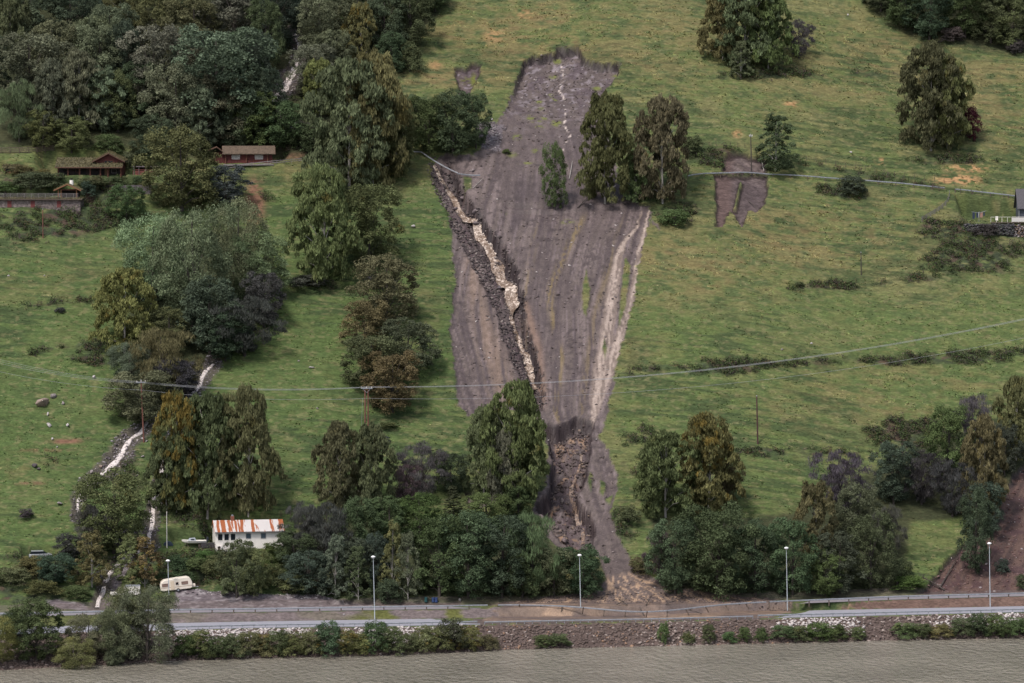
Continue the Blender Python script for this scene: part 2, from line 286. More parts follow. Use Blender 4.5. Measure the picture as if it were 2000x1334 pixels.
# ground
M_ground = mat('hillside_ground', attr='Col', rough=1, noise=[((1.5, 3.2, 3.2), .30), ((.35, 1.3, 1.3), .20)], bump=.16, bscale=1.0, bvec=(1.5, 3.4, 3.4), spec=.15)
M_mud = mat('slide_mud', attr='Col', rough=.62, noise=[((3.2, 3.2, 3.2), .20), ((.7, .7, .7), .14)], bump=.10, bscale=3, spec=.3)
M_asph = mat('asphalt', (.27, .27, .31), .75, noise=[((.4, 2.5, 2), .12), ((6, 6, 6), .06)])
M_track = mat('gravel_road', (.21, .195, .215), .9, noise=[((.5, 2.5, 2), .15), ((5, 5, 5), .15)])
M_lane = mat('lane_gravel', (.2, .19, .2), .9, noise=[((3, 3, 3), .2)])
def water_mat():
    m = bpy.data.materials.new('river_water'); m.use_nodes = True; n = m.node_tree; b = n.nodes['Principled BSDF']; N = n.nodes.new; L = n.links.new
    tc = N('ShaderNodeTexCoord')
    def nz(sc, det=3):
        mp = N('ShaderNodeMapping'); mp.inputs['Scale'].default_value = sc; mp.inputs['Rotation'].default_value = (0, 0, R(8)); L(tc.outputs['Object'], mp.inputs[0])
        q = N('ShaderNodeTexNoise'); q.inputs['Scale'].default_value = 1; q.inputs['Detail'].default_value = det; L(mp.outputs[0], q.inputs['Vector']); return q
    a = nz((.75, .42, 1), 4); c = nz((.05, .05, 1), 2); e = nz((1.3, .7, 1), 3)
    r = N('ShaderNodeValToRGB'); r.color_ramp.elements[0].color = (.195, .180, .148, 1); r.color_ramp.elements[1].color = (.255, .235, .194, 1); r.color_ramp.elements[0].position = .35; r.color_ramp.elements[1].position = .65
    L(c.outputs[0], r.inputs[0]); L(r.outputs[0], b.inputs['Base Color']); b.inputs['Roughness'].default_value = .16
    ad = N('ShaderNodeMath'); ad.operation = 'MULTIPLY_ADD'; L(e.outputs[0], ad.inputs[0]); ad.inputs[1].default_value = .5; L(a.outputs[0], ad.inputs[2])
    bp = N('ShaderNodeBump'); bp.inputs['Distance'].default_value = .8; L(ad.outputs[0], bp.inputs['Height']); L(bp.outputs[0], b.inputs['Normal']); return m
M_water = water_mat()
def stream_mat(name, foam, brown, lo, hi, sc):
    m = bpy.data.materials.new(name); m.use_nodes = True; n = m.node_tree; b = n.nodes['Principled BSDF']; N = n.nodes.new; L = n.links.new
    tc = N('ShaderNodeTexCoord'); mp = N('ShaderNodeMapping'); mp.inputs['Scale'].default_value = sc; L(tc.outputs['Object'], mp.inputs[0])
    q = N('ShaderNodeTexNoise'); q.inputs['Scale'].default_value = 1; q.inputs['Detail'].default_value = 5; q.inputs['Roughness'].default_value = .62; q.inputs['Distortion'].default_value = 1.2; L(mp.outputs[0], q.inputs['Vector'])
    r = N('ShaderNodeValToRGB'); r.color_ramp.elements[0].position = lo; r.color_ramp.elements[1].position = hi
    r.color_ramp.elements[0].color = (*brown, 1); r.color_ramp.elements[1].color = (*foam, 1); L(q.outputs[0], r.inputs[0]); L(r.outputs[0], b.inputs['Base Color'])
    b.inputs['Roughness'].default_value = .3
    bp = N('ShaderNodeBump'); bp.inputs['Distance'].default_value = .14; L(q.outputs[0], bp.inputs['Height']); L(bp.outputs[0], b.inputs['Normal']); return m
M_foam = stream_mat('white_water', (.70, .64, .62), (.20, .16, .15), .36, .52, (2.0, 2.0, 2.0))
M_brown = stream_mat('silty_rapids', (.64, .54, .47), (.17, .12, .088), .48, .63, (1.5, 1.3, 1.3))
# ---------------------------------------------------------------- mesh helpers
def tag(o, label=None, cat=None, group=None, kind=None):
    if label: o['label'] = label
    if cat: o['category'] = cat
    if group: o['group'] = group
    if kind: o['kind'] = kind
    return o
def mesh_np(name, V, F, m=None, face_attr=None, point_attr=None, smooth=False):
    V = np.ascontiguousarray(V, dtype=np.float32); F = np.ascontiguousarray(F, dtype=np.int32); k = F.shape[1]
    me = bpy.data.meshes.new(name); me.vertices.add(len(V)); me.vertices.foreach_set('co', V.ravel())
    me.loops.add(F.size); me.loops.foreach_set('vertex_index', F.ravel()); me.polygons.add(len(F))
    me.polygons.foreach_set('loop_start', np.arange(0, F.size, k, dtype=np.int32)); me.polygons.foreach_set('loop_total', np.full(len(F), k, np.int32))
    if smooth: me.polygons.foreach_set('use_smooth', np.ones(len(F), bool))
    me.update(calc_edges=True)
    for dom, dct in (('FACE', face_attr), ('POINT', point_attr)):
        for an, arr in (dct or {}).items():
            arr = np.asarray(arr, np.float32)
            if arr.ndim == 1: at = me.attributes.new(an, 'FLOAT', dom); at.data.foreach_set('value', arr)
            else:
                if arr.shape[1] == 3: arr = np.concatenate([arr, np.ones((len(arr), 1), np.float32)], 1)
                at = me.attributes.new(an, 'FLOAT_COLOR', dom); at.data.foreach_set('color', np.ascontiguousarray(arr).ravel())
    if m: me.materials.append(m)
    return me
def link(name, me, parent=None, loc=(0, 0, 0), rot=(0, 0, 0), sc=(1, 1, 1)):
    o = bpy.data.objects.new(name, me); COL.objects.link(o); o.location = loc; o.rotation_euler = rot; o.scale = sc
    if parent: o.parent = parent
    return o
def thing(name, label, cat, loc=(0, 0, 0), rz=0, group=None, rot=None):
    o = link(name, None, loc=loc, rot=rot or (0, 0, rz)); o.empty_display_size = .3; return tag(o, label, cat, group)
class MB:
    def __init__(s): s.v = []; s.f = []
    def add(s, vs, fs):
        b = len(s.v); s.v += [tuple(v) for v in vs]; s.f += [tuple(b + i for i in f) for f in fs]; return s
    def box(s, x0, x1, y0, y1, z0, z1):
        return s.add([(x0, y0, z0), (x1, y0, z0), (x1, y1, z0), (x0, y1, z0), (x0, y0, z1), (x1, y0, z1), (x1, y1, z1), (x0, y1, z1)],
                     [(0, 3, 2, 1), (4, 5, 6, 7), (0, 1, 5, 4), (1, 2, 6, 5), (2, 3, 7, 6), (3, 0, 4, 7)])
    def prism(s, prof, a, b, axis='y'):          # prof: 2-D outline; extruded from a to b along axis
        n = len(prof)
        def P(u, v, t): return (u, t, v) if axis == 'y' else (t, u, v) if axis == 'x' else (u, v, t)
        vs = [P(u, v, a) for u, v in prof] + [P(u, v, b) for u, v in prof]
        return s.add(vs, [tuple(range(n)), tuple(range(2 * n - 1, n - 1, -1))] + [(i, n + i, n + (i + 1) % n, (i + 1) % n) for i in range(n)])
    def tube(s, pts, rad, n=6):
        pts = [Vector(p) for p in pts]; rad = rad if hasattr(rad, '__len__') else [rad] * len(pts); b = len(s.v)
        for i, p in enumerate(pts):
            d = (pts[min(i + 1, len(pts) - 1)] - pts[max(i - 1, 0)]).normalized()
            u = d.cross(Vector((0, 0, 1)) if abs(d.z) < .9 else Vector((1, 0, 0))).normalized(); v = d.cross(u)
            for k in range(n):
                a = 2 * math.pi * k / n; s.v.append(tuple(p + (u * math.cos(a) + v * math.sin(a)) * rad[i]))
        for i in range(len(pts) - 1):
            for k in range(n):
                s.f.append((b + i * n + k, b + i * n + (k + 1) % n, b + (i + 1) * n + (k + 1) % n, b + (i + 1) * n + k))
        s.f.append(tuple(b + k for k in range(n))[::-1]); s.f.append(tuple(b + (len(pts) - 1) * n + k for k in range(n))); return s
    def mesh(s, name, m, bevel=0):
        me = bpy.data.meshes.new(name); me.from_pydata(s.v, [], s.f); me.update()
        import bmesh as bmod
        bm = bmod.new(); bm.from_mesh(me); bmod.ops.recalc_face_normals(bm, faces=bm.faces)
        if bevel: bmod.ops.bevel(bm, geom=list(bm.edges), offset=bevel, segments=1, affect='EDGES', clamp_overlap=True)
        bm.to_mesh(me); bm.free(); me.materials.append(m); return me
    def build(s, name, m, parent=None, bevel=0, **k): return link(name, s.mesh(name, m, bevel), parent, **k)
PHI = (1 + 5 ** .5) / 2
ICO_V = np.array([(-1, PHI, 0), (1, PHI, 0), (-1, -PHI, 0), (1, -PHI, 0), (0, -1, PHI), (0, 1, PHI), (0, -1, -PHI), (0, 1, -PHI), (PHI, 0, -1), (PHI, 0, 1), (-PHI, 0, -1), (-PHI, 0, 1)]) / math.hypot(1, PHI)
ICO_F = np.array([(0, 11, 5), (0, 5, 1), (0, 1, 7), (0, 7, 10), (0, 10, 11), (1, 5, 9), (5, 11, 4), (11, 10, 2), (10, 7, 6), (7, 1, 8), (3, 9, 4), (3, 4, 2), (3, 2, 6), (3, 6, 8), (3, 8, 9), (4, 9, 5), (2, 4, 11), (6, 2, 10), (8, 6, 7), (9, 8, 1)])
def rocks(name, P, S, C, m=None, flat=.65):
    n = len(P); V = ICO_V[None] * (1 + rng.uniform(-.28, .28, (n, 12, 1))) * (rng.uniform(.6, 1.2, (n, 1, 3)) * np.array([1, 1, flat])) * np.asarray(S)[:, None, None]
    a = rng.uniform(0, 6.28, n); t = rng.uniform(-.5, .5, n); c, s_ = np.cos(a)[:, None], np.sin(a)[:, None]
    x = V[..., 0] * c - V[..., 1] * s_; y = V[..., 0] * s_ + V[..., 1] * c; z = V[..., 2] + x * np.sin(t)[:, None]
    V = np.stack([x, y, z], -1) + np.asarray(P)[:, None]; F = (ICO_F[None] + (np.arange(n) * 12)[:, None, None]).reshape(-1, 3)
    Cf = np.repeat(np.asarray(C), 20, 0) * rng.uniform(.85, 1.15, (n * 20, 1)); return mesh_np(name, V.reshape(-1, 3), F, m or M_rock, face_attr={'rc': Cf})
# ---------------------------------------------------------------- ground colours (albedo; scarp edges also carry painted turf shadow)
def mixc(A, c, f): return A + (np.asarray(c) - A) * f[..., None]
n1 = fbm(GX / 9, GY / 6, 81, 4); n2 = fbm(GX / 2.4, GY / 1.3, 82, 3); n3 = fbm(GX / .9, GY / .7, 83, 2); n4 = fbm(GX / 26, GY / 18, 84, 3)
A = np.zeros(GX.shape + (3,)) + np.array([.090, .114, .042])
A = mixc(A, (.132, .134, .058), sm(.45, .68, n1)); A = mixc(A, (.062, .082, .036), sm(.52, .3, n2) * .75)
A = mixc(A, (.15, .14, .06), sm(.55, .75, fbm(GX / 1.8, GY / 1.0, 99, 2)) * .6)
lushl = sm(1000, 850, PX) * sm(330, 420, PY); A = mixc(A, (.060, .098, .032), lushl * .65)
A = mixc(A, (.075, .112, .036), sm(540, 640, PY) * sm(1100, 1300, PX) * .45)
A = mixc(A, (.040, .060, .026), sm(.72, .88, 1 - np.abs(2 * fbm(GX / 17, GY / 1.9, 111, 2) - 1)) * sm(.38, .55, n4) * .75)
A = mixc(A, (.16, .15, .075), sm(.60, .76, fbm(GX / 1.1, GY / .6, 112, 2)) * .55)
dry = blob([(1060, 60, 170, 90, .85), (900, 60, 120, 50, .7), (880, 150, 140, 22, 1), (1300, 80, 200, 120, .5), (1700, 120, 260, 90, .6), (1950, 200, 120, 120, .6), (1300, 520, 260, 70, .75), (1600, 460, 200, 70, .75),
            (1750, 770, 280, 70, .5), (1500, 800, 120, 60, .3), (1250, 690, 60, 40, .3), (120, 560, 160, 40, .25), (800, 600, 60, 80, .3), (60, 920, 60, 20, .5), (560, 340, 30, 20, .4)])
A = mixc(A, (.155, .130, .060), np.clip(dry * sm(.40, .68, n2 * .6 + n1 * .4) * 1.1, 0, .9))
A = mixc(A, (.14, .085, .050), np.clip(dry * sm(.60, .80, fbm(GX / 3, GY / 1.0, 85, 3)) * .5, 0, 1))
straw = blob([(1870, 352, 45, 10, 1), (1890, 330, 40, 8, .9), (965, 72, 22, 14, .6), (1545, 205, 14, 7, .8), (1440, 262, 10, 8, .6), (1025, 28, 18, 9, .5), (1720, 315, 10, 6, .7), (850, 128, 14, 8, .6)])
A = mixc(A, (.33, .20, .10), np.clip(straw * sm(.35, .55, n3) * 1.2, 0, 1))
A = mixc(A, (.040, .050, .030), np.clip(rough * sm(.70, .40, n3 * .5 + n2 * .5) * 1.0, 0, 1)); A = mixc(A, (.085, .055, .045), np.clip(rough * sm(.55, .7, fbm(GX / 2, GY / 1.5, 86, 3)) * .8, 0, 1))
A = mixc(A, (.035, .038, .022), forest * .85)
earth = blob([(498, 395, 20, 45, 1), (560, 305, 60, 6, .5), (130, 862, 30, 6, .9), (95, 880, 60, 3, .5), (60, 945, 30, 4, .6), (1680, 405, 8, 3, .3)])
A = mixc(A, (.16, .09, .06), np.clip(earth * sm(.3, .55, n3 * .5 + n2 * .5) * 1.3, 0, 1))
# mud
Mc = np.zeros_like(A) + np.array([.106, .083, .077])
Mc = mixc(Mc, (.162, .128, .124), sm(.5, .75, str1) * midmud * .95); Mc = mixc(Mc, (.062, .047, .052), sm(.48, .27, str1) * (.3 + .5 * midmud))
Mc = mixc(Mc, (.165, .130, .134), sm(.55, .8, str2) * midmud * .7); Mc = mixc(Mc, (.062, .047, .052), sm(.42, .25, str2) * midmud * .6); Mc = mixc(Mc, (.055, .042, .043), sm(.60, .72, fbm(GX / 1.0, GY / 1.2, 196, 3)) * .75); Mc = mixc(Mc, (.078, .06, .06), sm(.48, .62, fbm(PX / 30, PY / 45, 197, 3)) * .55)
Mc = mixc(Mc, (.062, .048, .052), np.exp(-((PY - 372) / 34) ** 2) * sm(960, 1040, PX) * .6)
yel = np.exp(-((U - np.interp(PY, [400, 560, 700, 830], [.20, -.02, .16, .06])) / .035) ** 2) * sm(400, 440, PY) + .6 * np.exp(-((U + .28) / .03) ** 2) * sm(420, 470, PY) + .5 * np.exp(-((U - np.interp(PY, [400, 830], [.62, .45])) / .04) ** 2) * sm(400, 450, PY)
Mc = mixc(Mc, (.165, .122, .060), np.clip(yel * sm(.35, .6, str2) * 1.0, 0, .8) * (1 - sm(810, 835, PY)))
pale = np.exp(-((PX - np.interp(PY, [490, 560, 700, 800], [915, 925, 965, 990])) / np.interp(PY, [490, 800], [10, 35])) ** 2) * sm(480, 520, PY) * sm(820, 760, PY)
Mc = mixc(Mc, (.215, .150, .110), pale * .55 * sm(.3, .6, str1)); Mc = mixc(Mc, (.2, .13, .095), np.exp(-((PX - np.interp(PY, [580, 680, 780], [1022, 1052, 1062])) / 8) ** 2) * sm(570, 600, PY) * sm(810, 760, PY) * .7)
topg = sm(300, 150, PY); Mc = mixc(Mc, (.20, .17, .185), topg * sm(.55, .75, fbm(GX / .8, GY / .7, 87, 2)) * .9); Mc = mixc(Mc, (.075, .055, .062), topg * sm(.5, .3, fbm(GX / 2.2, GY / 2.5, 88, 3)) * .8)
Mc = mixc(Mc, (.08, .057, .06), np.clip(gulm * sm(.6, .4, fbm(GX / .9, GY / .9, 89, 3)), 0, 1)); Mc = mixc(Mc, (.085, .060, .066), lg * .75 * sm(.62, .4, fbm(GX / 1.1, GY / 1.1, 90, 3)))
Mc = mixc(Mc, (.30, .19, .12), lg * sm(.60, .72, fbm(GX / 2.0, GY / 1.2, 91, 3)) * .7)
Mc = mixc(Mc, (.112, .086, .080), fanm); Mc = mixc(Mc, (.36, .25, .175), np.clip(riv + fanm * .25 * sm(.52, .7, fbm(GX / 5, GY / 2, 92, 3)) * sm(1150, 1175, PY), 0, 1))
Mc = mixc(Mc, (.21, .145, .10), fanm * sm(1176, 1190, PY) * .4 * sm(.35, .6, fbm(GX / 7, GY / 1.5, 192, 3)))
SIL1 = [(1252, 410, 2), (1244, 440, 3), (1222, 466, 5), (1208, 495, 9), (1197, 560, 13), (1190, 620, 15), (1180, 680, 16), (1172, 740, 17), (1164, 780, 13), (1158, 822, 4)]
SIL2 = [(1266, 410, 2), (1260, 445, 4), (1248, 490, 5), (1238, 550, 6), (1230, 590, 7), (1215, 640, 9), (1200, 690, 12), (1180, 740, 16), (1165, 790, 10), (1158, 824, 3)]
silq = np.minimum(path_d(SIL1, jx=.6), path_d(SIL2, jx=.6)); br = 1 - np.abs(2 * fbm(U * 42 + .8 * vn(PY / 25, U * 20, 95), PY / 42, 94, 2) - 1)
silt = sm(.85, .5, silq) * sm(.52, .86, br); Mc = mixc(Mc, (.36, .29, .25), np.clip(silt, 0, 1) * .85); Mc = mixc(Mc, (.24, .185, .15), sm(1.05, .8, silq) * .5 * (1 - silt))
TR1 = [(1096, 112, 1.6), (1100, 140, 1.6), (1092, 165, 1.6), (1101, 178, 1.8), (1104, 200, 2), (1105, 225, 1.6), (1103, 245, 1.6), (1114, 262, 1.8), (1102, 280, 1.8), (1098, 298, 1.2)]
Mc = mixc(Mc, (.52, .44, .40), sm(1.2, .6, path_d(TR1, jx=.5)) * .9 * sm(.35, .6, fbm(GX / 1.2, GY / .9, 195, 2)))
redm = sm(-2, 4, sds[3]); Mc = mixc(Mc, (.100, .062, .052), redm); Mc = mixc(Mc, (.05, .032, .03), redm * sm(.5, .65, fbm((PX + PY * .5) / 7, PY / 50, 198, 3)) * .8); Mc = mixc(Mc, (.07, .04, .04), redm * sm(.5, .35, fbm(GX / 2, GY / 2, 96, 3)))
Mc = mixc(Mc, (.100, .070, .066), np.maximum(sm(-2, 2, sds[1]), sm(-2, 2, sds[2])) * sm(1440, 1420, PX))
sodc = blob([(1088, 105, 8, 5, 1), (1080, 135, 7, 4, .8), (1075, 175, 5, 4, .8), (1083, 186, 5, 4, .9), (1053, 191, 6, 4, .8), (1038, 228, 8, 6, 1), (1048, 236, 8, 4, 1), (1066, 226, 8, 5, 1), (1087, 238, 9, 6, 1), (1010, 266, 8, 5, 1),
             (1045, 292, 6, 4, .9), (1165, 160, 9, 4, .8), (1205, 135, 8, 5, .8), (1027, 317, 14, 2, .8), (1108, 428, 12, 5, .6), (985, 410, 5, 3, .6), (1056, 207, 6, 4, .7), (1054, 246, 8, 3, .8), (910, 150, 10, 7, .6), (925, 150, 6, 14, .7), (1000, 300, 10, 5, .5)])
Mc = mixc(Mc, (.12, .13, .035), np.clip(sodc * sm(.35, .5, n3) * 1.5, 0, 1))
soil_shade = np.maximum(sm(-1.5, 0, sdm) * sm(6.5, 3.5, sdm) * sm(190, 140, PY), sm(-1.5, 0, sd_small) * sm(6, 3, sd_small) * .8 * hillm)  # dark topsoil plus shadow of the overhanging turf, painted along scarp edges
Mc = mixc(Mc, (.030, .022, .022), soil_shade); Mc = mixc(Mc, (.030, .022, .024), np.clip(sm(1.18, 1.04, gq) * sm(.62, .80, gq) * gright * 1.0 + .55 * sm(1.1, 1.0, gq) * sm(.8, .9, gq), 0, 1) * sm(310, 345, PY) * sm(.25, .45, fbm(GX / 1.5, GY / 1.5, 193, 2)))
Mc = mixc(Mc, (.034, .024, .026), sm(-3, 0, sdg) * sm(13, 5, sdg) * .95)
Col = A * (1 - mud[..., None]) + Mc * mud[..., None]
Gc = np.zeros_like(A) + np.array([.125, .105, .115]); Gc = mixc(Gc, (.21, .19, .2), sm(.55, .7, n3)); Col = mixc(Col, (0, 0, 0), sm(-2, 2, sdv) * 0) ; g_ = sm(-2, 2, sdv)[..., None]; Col = Col * (1 - g_) + Gc * g_
sqm = sm(2.4, 1.4, sq + .8 * (n3 - .5)); Col = mixc(Col, (.085, .07, .068), sqm * .8)
# bank under the riprap, embankment between the roads
bk = np.zeros_like(A) + np.array([.10, .075, .068]); Col = np.where(bank[..., None], bk, Col)
eb = mixc(np.zeros_like(A) + np.array([.14, .115, .115]), (.10, .105, .035), sm(.45, .6, fbm(GX / 5, GY / 2, 97, 3)) * np.maximum(sm(640, 720, PX) * sm(960, 920, PX), .25) + sm(1830, 1900, PX) * .5)
eb = mixc(eb, (.13, .085, .07), sm(1500, 1560, PX)); eb = mixc(eb, (.09, .10, .04), sm(330, 250, PX)); eb = mixc(eb, (.30, .2, .12), sm(.6, .7, fbm(GX / 1.2, GY / 1.2, 98, 2)) * (sm(40, 15, abs(PX - 1630)) + sm(14, 5, abs(PX - 1722))))
mz = (mudm * (1 - hillm))[..., None]; eb = eb * (1 - mz) + Mc * mz; Col = np.where(emb[..., None], eb, Col)
verge = (GY > k4) & (hillm < 1) & (sdm < 0); Col = np.where(verge[..., None], Col * .5 + np.array([.125, .10, .095]) * .5, Col)
Col = np.clip(Col * (1 + .22 * (n3 - .5))[..., None], .01, 1)
# ---------------------------------------------------------------- ground meshes: grassed hillside and the landslide cut out of the same survey grid
idx = np.arange(NX * NY).reshape(NY, NX); q = np.stack([idx[:-1, :-1], idx[:-1, 1:], idx[1:, 1:], idx[1:, :-1]], -1).reshape(-1, 4)
mq = np.maximum(sdm, sds[3]); mf = ((mq[:-1, :-1] + mq[1:, 1:] + mq[1:, :-1] + mq[:-1, 1:]) / 4 > 0).ravel()
bq = bank; bf = (bq[:-1, :-1] & bq[1:, 1:]).ravel() & ~mf
V = np.stack([GX, GY, GZ], -1).reshape(-1, 3); Cf = Col.reshape(-1, 3)
def sub(name, sel, m, label, cat, kind='structure'):
    f = q[sel]; u, inv = np.unique(f, return_inverse=True)
    o = link(name, mesh_np(name, V[u], inv.reshape(-1, 4), m, point_attr={'Col': Cf[u]}, smooth=True)); return tag(o, label, cat, kind=kind)
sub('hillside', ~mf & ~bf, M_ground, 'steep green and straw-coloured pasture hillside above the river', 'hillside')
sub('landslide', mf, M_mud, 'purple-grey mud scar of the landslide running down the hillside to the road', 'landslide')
sub('riverbank', bf, M_ground, 'dark earthy riverbank under the riprap stones', 'riverbank')
# roads as sheets a little above the ground
def strip(name, La, Lb, inset, z, m, px0, px1, label, cat, lift=.03):
    x0 = (px0 - 1000) / 11; x1 = (px1 - 1000) / 11; X = np.arange(x0, x1, 1.0); n = len(X)
    ya = np.interp(X, *La) + inset; yb = np.interp(X, *Lb) - inset
    e = sm(0, 9, (X - X[0]) if px0 > 0 else (X[-1] - X)); yb = ya + (yb - ya) * np.clip(e + .35 * (vn(X / 1.5, X * 0, 5) - .5) * (e < 1), .02, 1); t = np.linspace(0, 1, 7)
    Y = ya[:, None] + (yb - ya)[:, None] * t; XX = np.repeat(X[:, None], 7, 1)
    ZZ = np.full(Y.shape, z + lift); i = np.arange(n * 7).reshape(n, 7); F = np.stack([i[:-1, :-1], i[1:, :-1], i[1:, 1:], i[:-1, 1:]], -1).reshape(-1, 4)
    o = link(name, mesh_np(name, np.stack([XX, Y, ZZ], -1).reshape(-1, 3), F, m)); return tag(o, label, cat, kind='structure')
strip('road', LRF, LRB, .15, ZR, M_asph, -900, 945, 'grey asphalt main road left of the landslide, along the river', 'road')
strip('road', LRF, LRB, .15, ZR, M_asph, 1515, 2900, 'grey asphalt main road right of the landslide, along the river', 'road')
strip('track', LUF, LUB, .35, ZU, M_track, -900, 945, 'narrow upper road left of the landslide, above the main road', 'road')
strip('track', LUF, LUB, .35, ZU, M_track, 1560, 2900, 'narrow muddy upper road right of the landslide, above the main road', 'road')
wm = MB().add([(-1500, -1200, 0), (1500, -1200, 0), (1500, 60, 0), (-1500, 60, 0)], [(0, 1, 2, 3)])
tag(wm.build('river', M_water), 'wide silty brown river in the foreground', 'river', kind='structure')
# streams: sheets draped along their beds
def stream(pts, m, label, lift=.12, wf=1.0, seed=1, cat='stream'):
    P = np.array(pts, float); seg = np.concatenate([[0], np.cumsum(np.hypot(*np.diff(P[:, :2], axis=0).T))]); s = np.arange(0, seg[-1], 3.0)
    px = np.interp(s, seg, P[:, 0]) + 4 * (vn(s / 18, s * 0 + seed, 3) - .5); py = np.interp(s, seg, P[:, 1]); hw = np.interp(s, seg, P[:, 2]) * wf
    W = np.array([hit(a, b) for a, b in zip(px, py)]); X, Y = W[:, 0], W[:, 1]
    k = np.ones(11) / 11; X = np.convolve(np.pad(X, 5, 'edge'), k, 'valid'); Y = np.convolve(np.pad(Y, 5, 'edge'), k, 'valid')
    tx, ty = np.gradient(X), np.gradient(Y); L = np.hypot(tx, ty) + 1e-6; nx, ny = -ty / L, tx / L
    t = np.linspace(-1, 1, 9); wl = hw / 9.5 * (.6 + .8 * fbm(s / 16, s * 0 + seed, 7, 2)); sh = 1.5 * wl * (vn(s / 30, s * 0 + seed, 8) - .5)
    XX = X[:, None] + nx[:, None] * (t * wl[:, None] + sh[:, None]); YY = Y[:, None] + ny[:, None] * (t * wl[:, None] + sh[:, None])
    ZZ = Zat(XX, YY); zm = ZZ.mean(1); zm = np.convolve(np.pad(zm, 3, 'edge'), np.ones(7) / 7, 'valid'); ZZ = .35 * ZZ + .65 * zm[:, None] + lift + .12 * (fbm(XX * 1.6, YY * 1.6, 9, 2) - .5); ZZ[:, 0] -= .25; ZZ[:, -1] -= .25
    n = len(s); i = np.arange(n * 9).reshape(n, 9); F = np.stack([i[:-1, :-1], i[1:, :-1], i[1:, 1:], i[:-1, 1:]], -1).reshape(-1, 4)
    return tag(link('stream', mesh_np('stream', np.stack([XX, YY, ZZ], -1).reshape(-1, 3), F, m, smooth=True)), label, cat, kind='structure')
MAINS = [(846, 320, 4), (858, 335, 5), (862, 350, 6), (876, 372, 8), (890, 390, 14), (898, 415, 13), (915, 432, 9), (935, 450, 9), (948, 475, 11), (960, 505, 10), (975, 535, 13), (990, 560, 19), (995, 585, 20), (988, 605, 11), (1000, 640, 6), (1012, 670, 9), (1025, 705, 8), (1036, 740, 8), (1042, 770, 6)]
stream(MAINS, M_brown, 'brown and cream rapids rushing down the gully of the landslide', seed=2, lift=.18, wf=1.1)
stream(ST_L, M_foam, 'white stream running down the left pasture past the leaning wooden pole', seed=3, wf=.48)
stream(ST_M, M_foam, 'white stream tumbling down behind the flagpole to the road at the left', seed=4, wf=.6)
stream(ST_U, M_foam, 'white waterfall in the dark wood at the upper left', seed=5, wf=.95, cat='waterfall')
stream([(1145, 850, 4), (1140, 880, 5), (1128, 930, 5), (1112, 960, 7), (1125, 990, 8), (1135, 1020, 10), (1142, 1045, 9), (1135, 1068, 6)], stream_mat('thick_mud_water', (.34, .235, .17), (.11, .075, .06), .44, .62, (2.4, 2.4, 2.4)), 'thick orange-brown water in the lower broken gully of the landslide', seed=6, wf=.6)
# ---------------------------------------------------------------- vegetation
def leafquads(C, Nrm, size, asp, up=None):
    n = len(C); r = rng.normal(size=(n, 3)); 
    if up is not None: a = up + .25 * r
    else: a = np.cross(Nrm, r)
    a /= np.linalg.norm(a, axis=1, keepdims=True) + 1e-9; b = np.cross(Nrm, a); b /= np.linalg.norm(b, axis=1, keepdims=True) + 1e-9
    s = size[:, None]; a = a * s * asp; b = b * s
    V = np.stack([C - a * .9, C + b * .5 - a * .1, C + a, C - b * .5 + a * .12], 1); return V.reshape(-1, 3), np.arange(n * 4).reshape(n, 4)
def clumps_to_leaves(cc, cr, m, leaf, asp, kind):
    """cc clump centres, cr clump radii (n,3), m leaves each"""
    n = len(cc); d = rng.normal(size=(n, m, 3)); d /= np.linalg.norm(d, axis=2, keepdims=True); d[..., 2] = np.where(d[..., 2] < -.3, -d[..., 2] * .6, d[..., 2])
    rr = rng.uniform(.25, 1, (n, m, 1)) ** .45; P = cc[:, None] + d * rr * cr[:, None]
    N_ = d + rng.normal(scale=.55, size=d.shape) + np.array([0, 0, .35]); N_ /= np.linalg.norm(N_, axis=2, keepdims=True)
    ct = rng.uniform(0, 1, n); tone = (.80 + .40 * ct)[:, None] * rng.uniform(.66, 1.34, (n, m))
    P = P.reshape(-1, 3); N_ = N_.reshape(-1, 3); k = len(P); sz = leaf * rng.uniform(.6, 1.35, k)
    up = np.tile([0, 0, -1.], (k, 1)) if kind == 'birch' else (np.tile([0, 0, 1.], (k, 1)) if kind == 'bare' else None)
    V, F = leafquads(P, N_, sz, asp, up); return V, F, tone.ravel(), np.repeat(rng.uniform(0, 1, n), m)
CK = {  # lobes, sub-clumps, leaves, lobe radius, leaf size, leaf aspect, lowest z, droop
 'alder': (46, 9, 56, .118, .0128, .9, .05, 1.0), 'birch': (96, 8, 40, .064, .0095, 1.7, .05, 1.25), 'willow': (26, 15, 66, .165, .0092, 1.5, .06, 1.0), 'bush': (24, 8, 44, .24, .026, .9, .04, .8),
 'bare': (42, 8, 40, .122, .0060, 4.6, .08, 1.0), 'cone': (58, 7, 38, .070, .0115, 1.1, .05, 1.1), 'spruce': (90, 3, 34, .05, .014, 1.4, .05, .45)}
